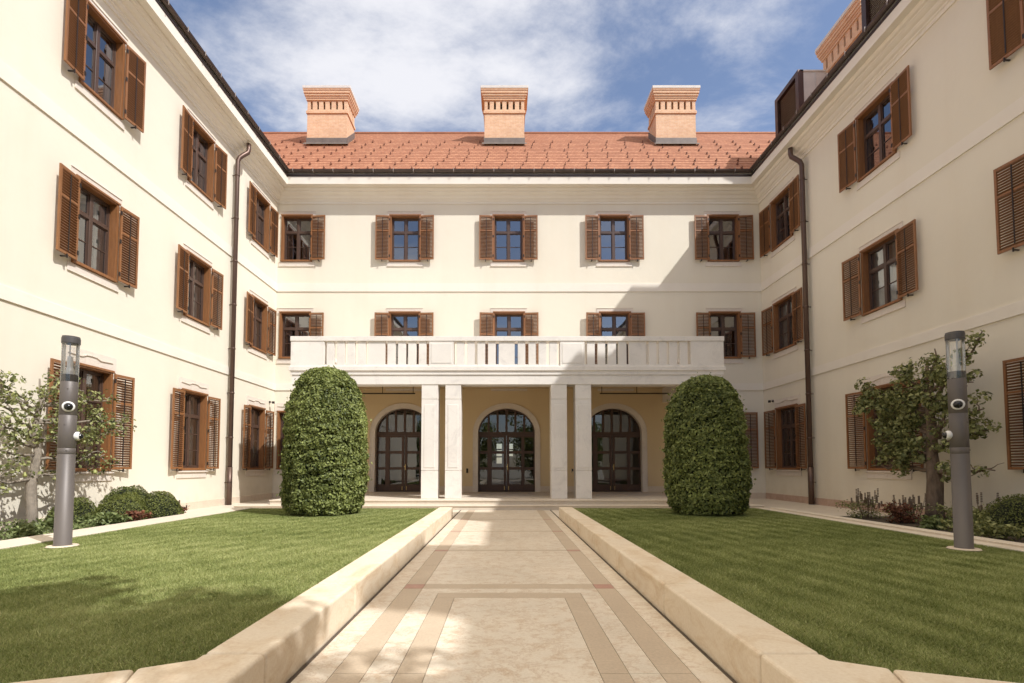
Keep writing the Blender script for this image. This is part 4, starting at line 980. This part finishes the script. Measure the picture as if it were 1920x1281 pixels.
bush(-8.25, 11.2, .36, .66, 3000, 25, 'narrow dome bush squeezed between its larger neighbours in the left bed', G)
bush(9.3, 9.15, .62, .72, 5500, 26, 'dark clipped dome bush in the shaded right bed, at the right edge')
def plant(name, x, y, r_, h, n, size, mat, seed, label, cat='plant', stems=0, aspect=.6, jit=.8, group=None):
    rng = np.random.default_rng(seed); t = empty(name, (x, y, .09), 0, label, cat, group)
    cn = max(3, int(n / 60)); cc = np.stack([rng.normal(0, r_ * .5, cn), rng.normal(0, r_ * .5, cn), rng.uniform(.15, 1, cn) ** 1.2 * h * .8], 1)
    P = cc[rng.integers(0, cn, n)] + rng.normal(0, .10 * (r_ + .4), (n, 3)) * np.array([1, 1, .6]); P[:, 2] = np.abs(P[:, 2]) + .02
    N = np.tile([0, 0, 1.0], (n, 1)); leaf_mesh('leaf', P, N, size, mat, t, jit, aspect, None, rng)['kind'] = 'stuff'
    m = MB()
    for k in range(max(stems, 5)):
        a = rng.uniform(0, 6.28); rr = rng.uniform(0, r_ * .7); hh = h * (rng.uniform(.9, 1.7) if stems else .6); b_ = (math.cos(a) * rr * 1.3, math.sin(a) * rr * 1.3, hh)
        m.tube([(math.cos(a) * rr * .5, math.sin(a) * rr * .5, 0), (math.cos(a) * rr, math.sin(a) * rr, hh * .5), b_], [.005, .004, .002], 4)
        if stems:
            for q in range(6): z = hh * (.72 + .05 * q); m.box(b_[0] - .012, b_[0] + .012, b_[1] - .012, b_[1] + .012, z - .01, z + .012)
    m.build('stem', 'bark', t)
plant('leafy_perennial', -7.75, 8.25, .38, .28, 700, .075, 'hosta', 31, 'low leafy perennials at the left edge of the left bed')
plant('leafy_perennial', -7.75, 9.1, .40, .34, 800, .09, 'hosta', 32, 'pale green leafy clump in front of the pear tree in the left bed')
plant('leafy_perennial', -7.65, 9.85, .34, .28, 700, .11, 'hosta', 33, 'broad-leaved pale clump right of the left lamp post')
plant('red_leaved_plant', -7.6, 10.35, .24, .30, 380, .08, 'redleaf', 34, 'dark red leaved plant in front of the dome bushes')
plant('red_leaved_plant', -7.75, 12.1, .25, .26, 260, .06, 'redleaf', 35, 'small reddish plant with thin stems at the far end of the left bed', stems=7)
plant('dry_flower_clump', -8.9, 8.4, .5, .42, 600, .05, 'hosta', 36, 'tall thin perennials against the wall at the left edge', stems=14)
plant('dry_flower_clump', 8.55, 12.0, .42, .42, 700, .05, 'pearleaf', 41, 'clump with dry upright flower stems at the far end of the right bed', stems=30)
plant('dry_flower_clump', 8.95, 11.2, .40, .40, 600, .05, 'pearleaf', 42, 'clump with dry flower stems and dark leaves beside the red plant in the right bed', stems=24)
plant('red_leaved_plant', 8.55, 11.0, .36, .42, 650, .07, 'redleaf', 43, 'dark red leaved shrub in the right bed, left of the pear tree')
plant('leafy_perennial', 8.3, 9.95, .26, .22, 420, .09, 'hosta', 44, 'bright green low clump at the foot of the pear tree in the right bed')
plant('leafy_perennial', 8.7, 9.5, .42, .42, 900, .07, 'pearleaf', 45, 'bushy green perennials right of the right lamp post')
plant('leafy_perennial', 8.15, 8.6, .42, .26, 600, .08, 'pearleaf', 46, 'low green plants by the edging strip in the right bed')
plant('leafy_perennial', 9.7, 10.4, .45, .42, 700, .06, 'pearleaf', 47, 'dark green plants behind the pear trunk against the right wall', stems=10)

# ------------------------------------------------------------------ trees
def tree(name, loc, trunk, branches, clusters, leafn, leafs, label, bark, leaf, seed, fruit=0):
    rng = np.random.default_rng(seed); t = empty(name, loc, 0, label, 'tree')
    m = MB(); m.tube([p[:3] for p in trunk], [p[3] for p in trunk], 14)
    for br in branches: m.tube([p[:3] for p in br], [p[3] for p in br], 7)
    m.build('trunk', bark, t, smooth=True)
    P = []; Nn = []
    for (cx_, cy_, cz_, sx_, sy_, sz_, k) in clusters:
        kk = int(leafn * k); q = rng.normal(0, 1, (kk, 3)); q /= np.maximum(1, np.linalg.norm(q, axis=1, keepdims=True) / 1.6)
        P.append(q * .62 * np.array([sx_, sy_, sz_]) + np.array([cx_, cy_, cz_])); Nn.append(q + np.array([0, 0, .6]))
    P = np.concatenate(P); Nn = np.concatenate(Nn)
    leaf_mesh('crown', P, Nn, leafs, leaf, t, .7, .68, None, rng)
    if fruit:
        for k in rng.choice(len(P), fruit, replace=False):
            m = MB(); m.lathe([(0, -.075), (.022, -.07), (.036, -.05), (.036, -.03), (.022, 0), (.01, .02), (0, .03)], 10); o = m.build('pear', 'pear', t, smooth=True); o.location = P[k]
    return t
def wiggle(p0, p1, r0, r1, rng, amp=.07, n=7):
    p0, p1 = np.array(p0, float), np.array(p1, float); out = []
    for i in range(n + 1):
        u = i / n; q = p0 + (p1 - p0) * u
        if 0 < i < n: q = q + rng.normal(0, amp, 3) * np.array([.5, 1, .8])
        out.append((*q, r0 + (r1 - r0) * u))
    return out
def espalier(loc, h, reach0, reach1, tiers, trunk_r, seed, label, bark, leafn, leafs, fruit, dens, sgx):
    rng = np.random.default_rng(seed)
    trunk = [(0, 0, -.05, trunk_r * 1.25), (0.0, .02, .3, trunk_r * 1.02), (0, -.03, .9, trunk_r * .95), (.02, .06, 1.5, trunk_r * .72), (0, .0, 2.1, trunk_r * .6), (0, .1, h * .75, trunk_r * .38), (0, .05, h * .92, trunk_r * .15)]
    br = []; cl = []
    for (z, y1, zt, k) in tiers:
        b_ = wiggle((0, 0, z), (sgx * rng.uniform(-.05, .25), y1, zt), trunk_r * .34, .012, rng, .06); br.append(b_)
        n = max(3, int(abs(y1) / .22))
        for i in range(n):
            u = .3 + .7 * (i + rng.random()) / n; q = b_[min(int(u * 7), 7)][:3]
            e = (q[0] + rng.normal(0, .1) + sgx * .08, q[1] + rng.normal(0, .16), q[2] + rng.uniform(.03, .28) * (1 if rng.random() < .8 else -.6))
            br.append(wiggle(q, e, .014, .005, rng, .03, 4))
            if rng.random() < k: cl.append((*e, rng.uniform(.12, .22), rng.uniform(.16, .30), rng.uniform(.10, .19), dens * rng.uniform(.6, 1.4)))
            if rng.random() < k * .8: cl.append((q[0] + sgx * rng.uniform(0, .15), q[1] + rng.normal(0, .12), q[2] + rng.normal(.03, .08), .13, .18, .12, dens * .7))
    tree('pear_tree', loc, trunk, br, cl, leafn, leafs, label, bark, 'pearleaf', seed, fruit)
# left pear: trunk at the left edge of the picture, limbs spread along the wall
espalier((-9.05, 9.75, .08), 3.2, 0, 0, [(1.0, -1.7, 1.05, .45), (1.0, 1.2, 1.1, .35), (1.45, -1.6, 1.55, .5), (1.35, 1.5, 1.5, .55), (1.6, -1.5, 2.15, 1), (1.7, 1.9, 2.0, .9), (1.9, -1.1, 2.5, 1), (2.0, .9, 2.35, 1), (2.1, 2.0, 2.25, .9), (2.3, -.7, 2.75, 1), (2.3, 1.1, 2.85, 1), (1.8, -.9, 2.0, 1), (2.3, .3, 3.05, 1), (2.2, -1.3, 3.1, .35), (2.4, 1.5, 2.7, .8), (1.8, 1.2, 1.8, .8)],
         .088, 61, 'gnarled pear tree trained against the sunlit left wall, with green fruit', 'palebark', 26, .078, 16, 1.0, 1)
espalier((9.95, 11.75, .08), 4.1, 0, 0, [(1.15, 1.9, 1.25, .5), (1.1, -1.5, 1.15, .5), (1.7, 1.9, 1.75, .9), (1.6, -1.4, 2.0, .8), (1.9, 1.3, 1.9, 1), (2.1, 2.0, 2.5, 1), (2.1, -1.5, 2.4, .9), (2.4, 2.3, 2.95, 1), (2.5, 1.3, 3.1, 1), (2.4, -1.2, 3.0, .9), (2.6, .7, 3.5, 1), (2.7, -1.0, 3.6, .8), (2.8, -.4, 3.9, 1), (2.2, 1.5, 2.2, 1), (2.5, 1.9, 3.3, .9), (2.6, -1.35, 4.05, .6), (1.5, .9, 1.6, 1), (3.0, .9, 3.7, .9), (2.0, .6, 2.4, 1), (1.9, -.6, 2.6, .9), (1.4, 1.4, 1.45, .9)],
         .165, 67, 'gnarled pear tree with thick trunk in front of the shaded right wall', 'bark', 44, .10, 0, 1.0, -1)
# tree behind the viewpoint whose shade falls on the left lawn
rng = np.random.default_rng(5); cl = []
for k in range(46):
    v = rng.normal(0, 1, 3); v /= np.linalg.norm(v); rr = rng.uniform(.35, 1) ; cl.append((v[0] * 2.8 * rr, v[1] * 2.0 * rr, 7.6 + v[2] * 1.7 * rr, .6, .55, .42, 1))
brs = [wiggle((0, 0, 3.6), (c[0], c[1], c[2]), .07, .015, rng, .12) for c in cl[::2]]
tree('plane_tree', (3.4, -1.9, 0), [(0, 0, -.05, .24), (.05, 0, 1.5, .19), (0, .1, 3.6, .16), (.1, 0, 6, .10), (0, 0, 7.6, .04)], brs, cl, 230, .16, 'leafy tree behind the viewpoint whose shade falls on the left lawn', 'bark', 'hornbeam', 71)

# garden trees closing the open side of the courtyard, behind the viewpoint (seen in the door panes)
gt = None
for i, (x, y, sc_, rz) in enumerate(((-9.5, -19, 1.15, 0), (-3.2, -21, 1.0, 1.3), (3.6, -18.5, 1.1, 2.4), (9.8, -21, 1.2, 4.1))):
    if gt is None:
        rng = np.random.default_rng(9); cl = []
        for k in range(60):
            v = rng.normal(0, 1, 3); v /= np.linalg.norm(v); rr = rng.uniform(.3, 1); cl.append((v[0] * 3.2 * rr, v[1] * 2.6 * rr, 4.1 + v[2] * 3.9 * rr, .8, .8, .7, 1))
        gt = tree('garden_tree', (x, y, 0), [(0, 0, -.05, .26), (.05, 0, 1.5, .2), (0, .1, 4.6, .14), (0, 0, 7, .05)], [], cl, 110, .24, 'x', 'bark', 'hornbeam', 81); o = gt
    else:
        o = copy_obj(gt)
        for ch in gt.children: copy_obj(ch, o)
    o.location = (x, y, 0); o.scale = (sc_,) * 3; o.rotation_euler = (0, 0, rz)
    tag(o, ('garden tree behind the viewpoint, farthest to the left', 'garden tree behind the viewpoint, left of the path', 'garden tree behind the viewpoint, right of the path', 'garden tree behind the viewpoint, farthest to the right')[i], 'tree', 'garden trees closing the open side of the courtyard')
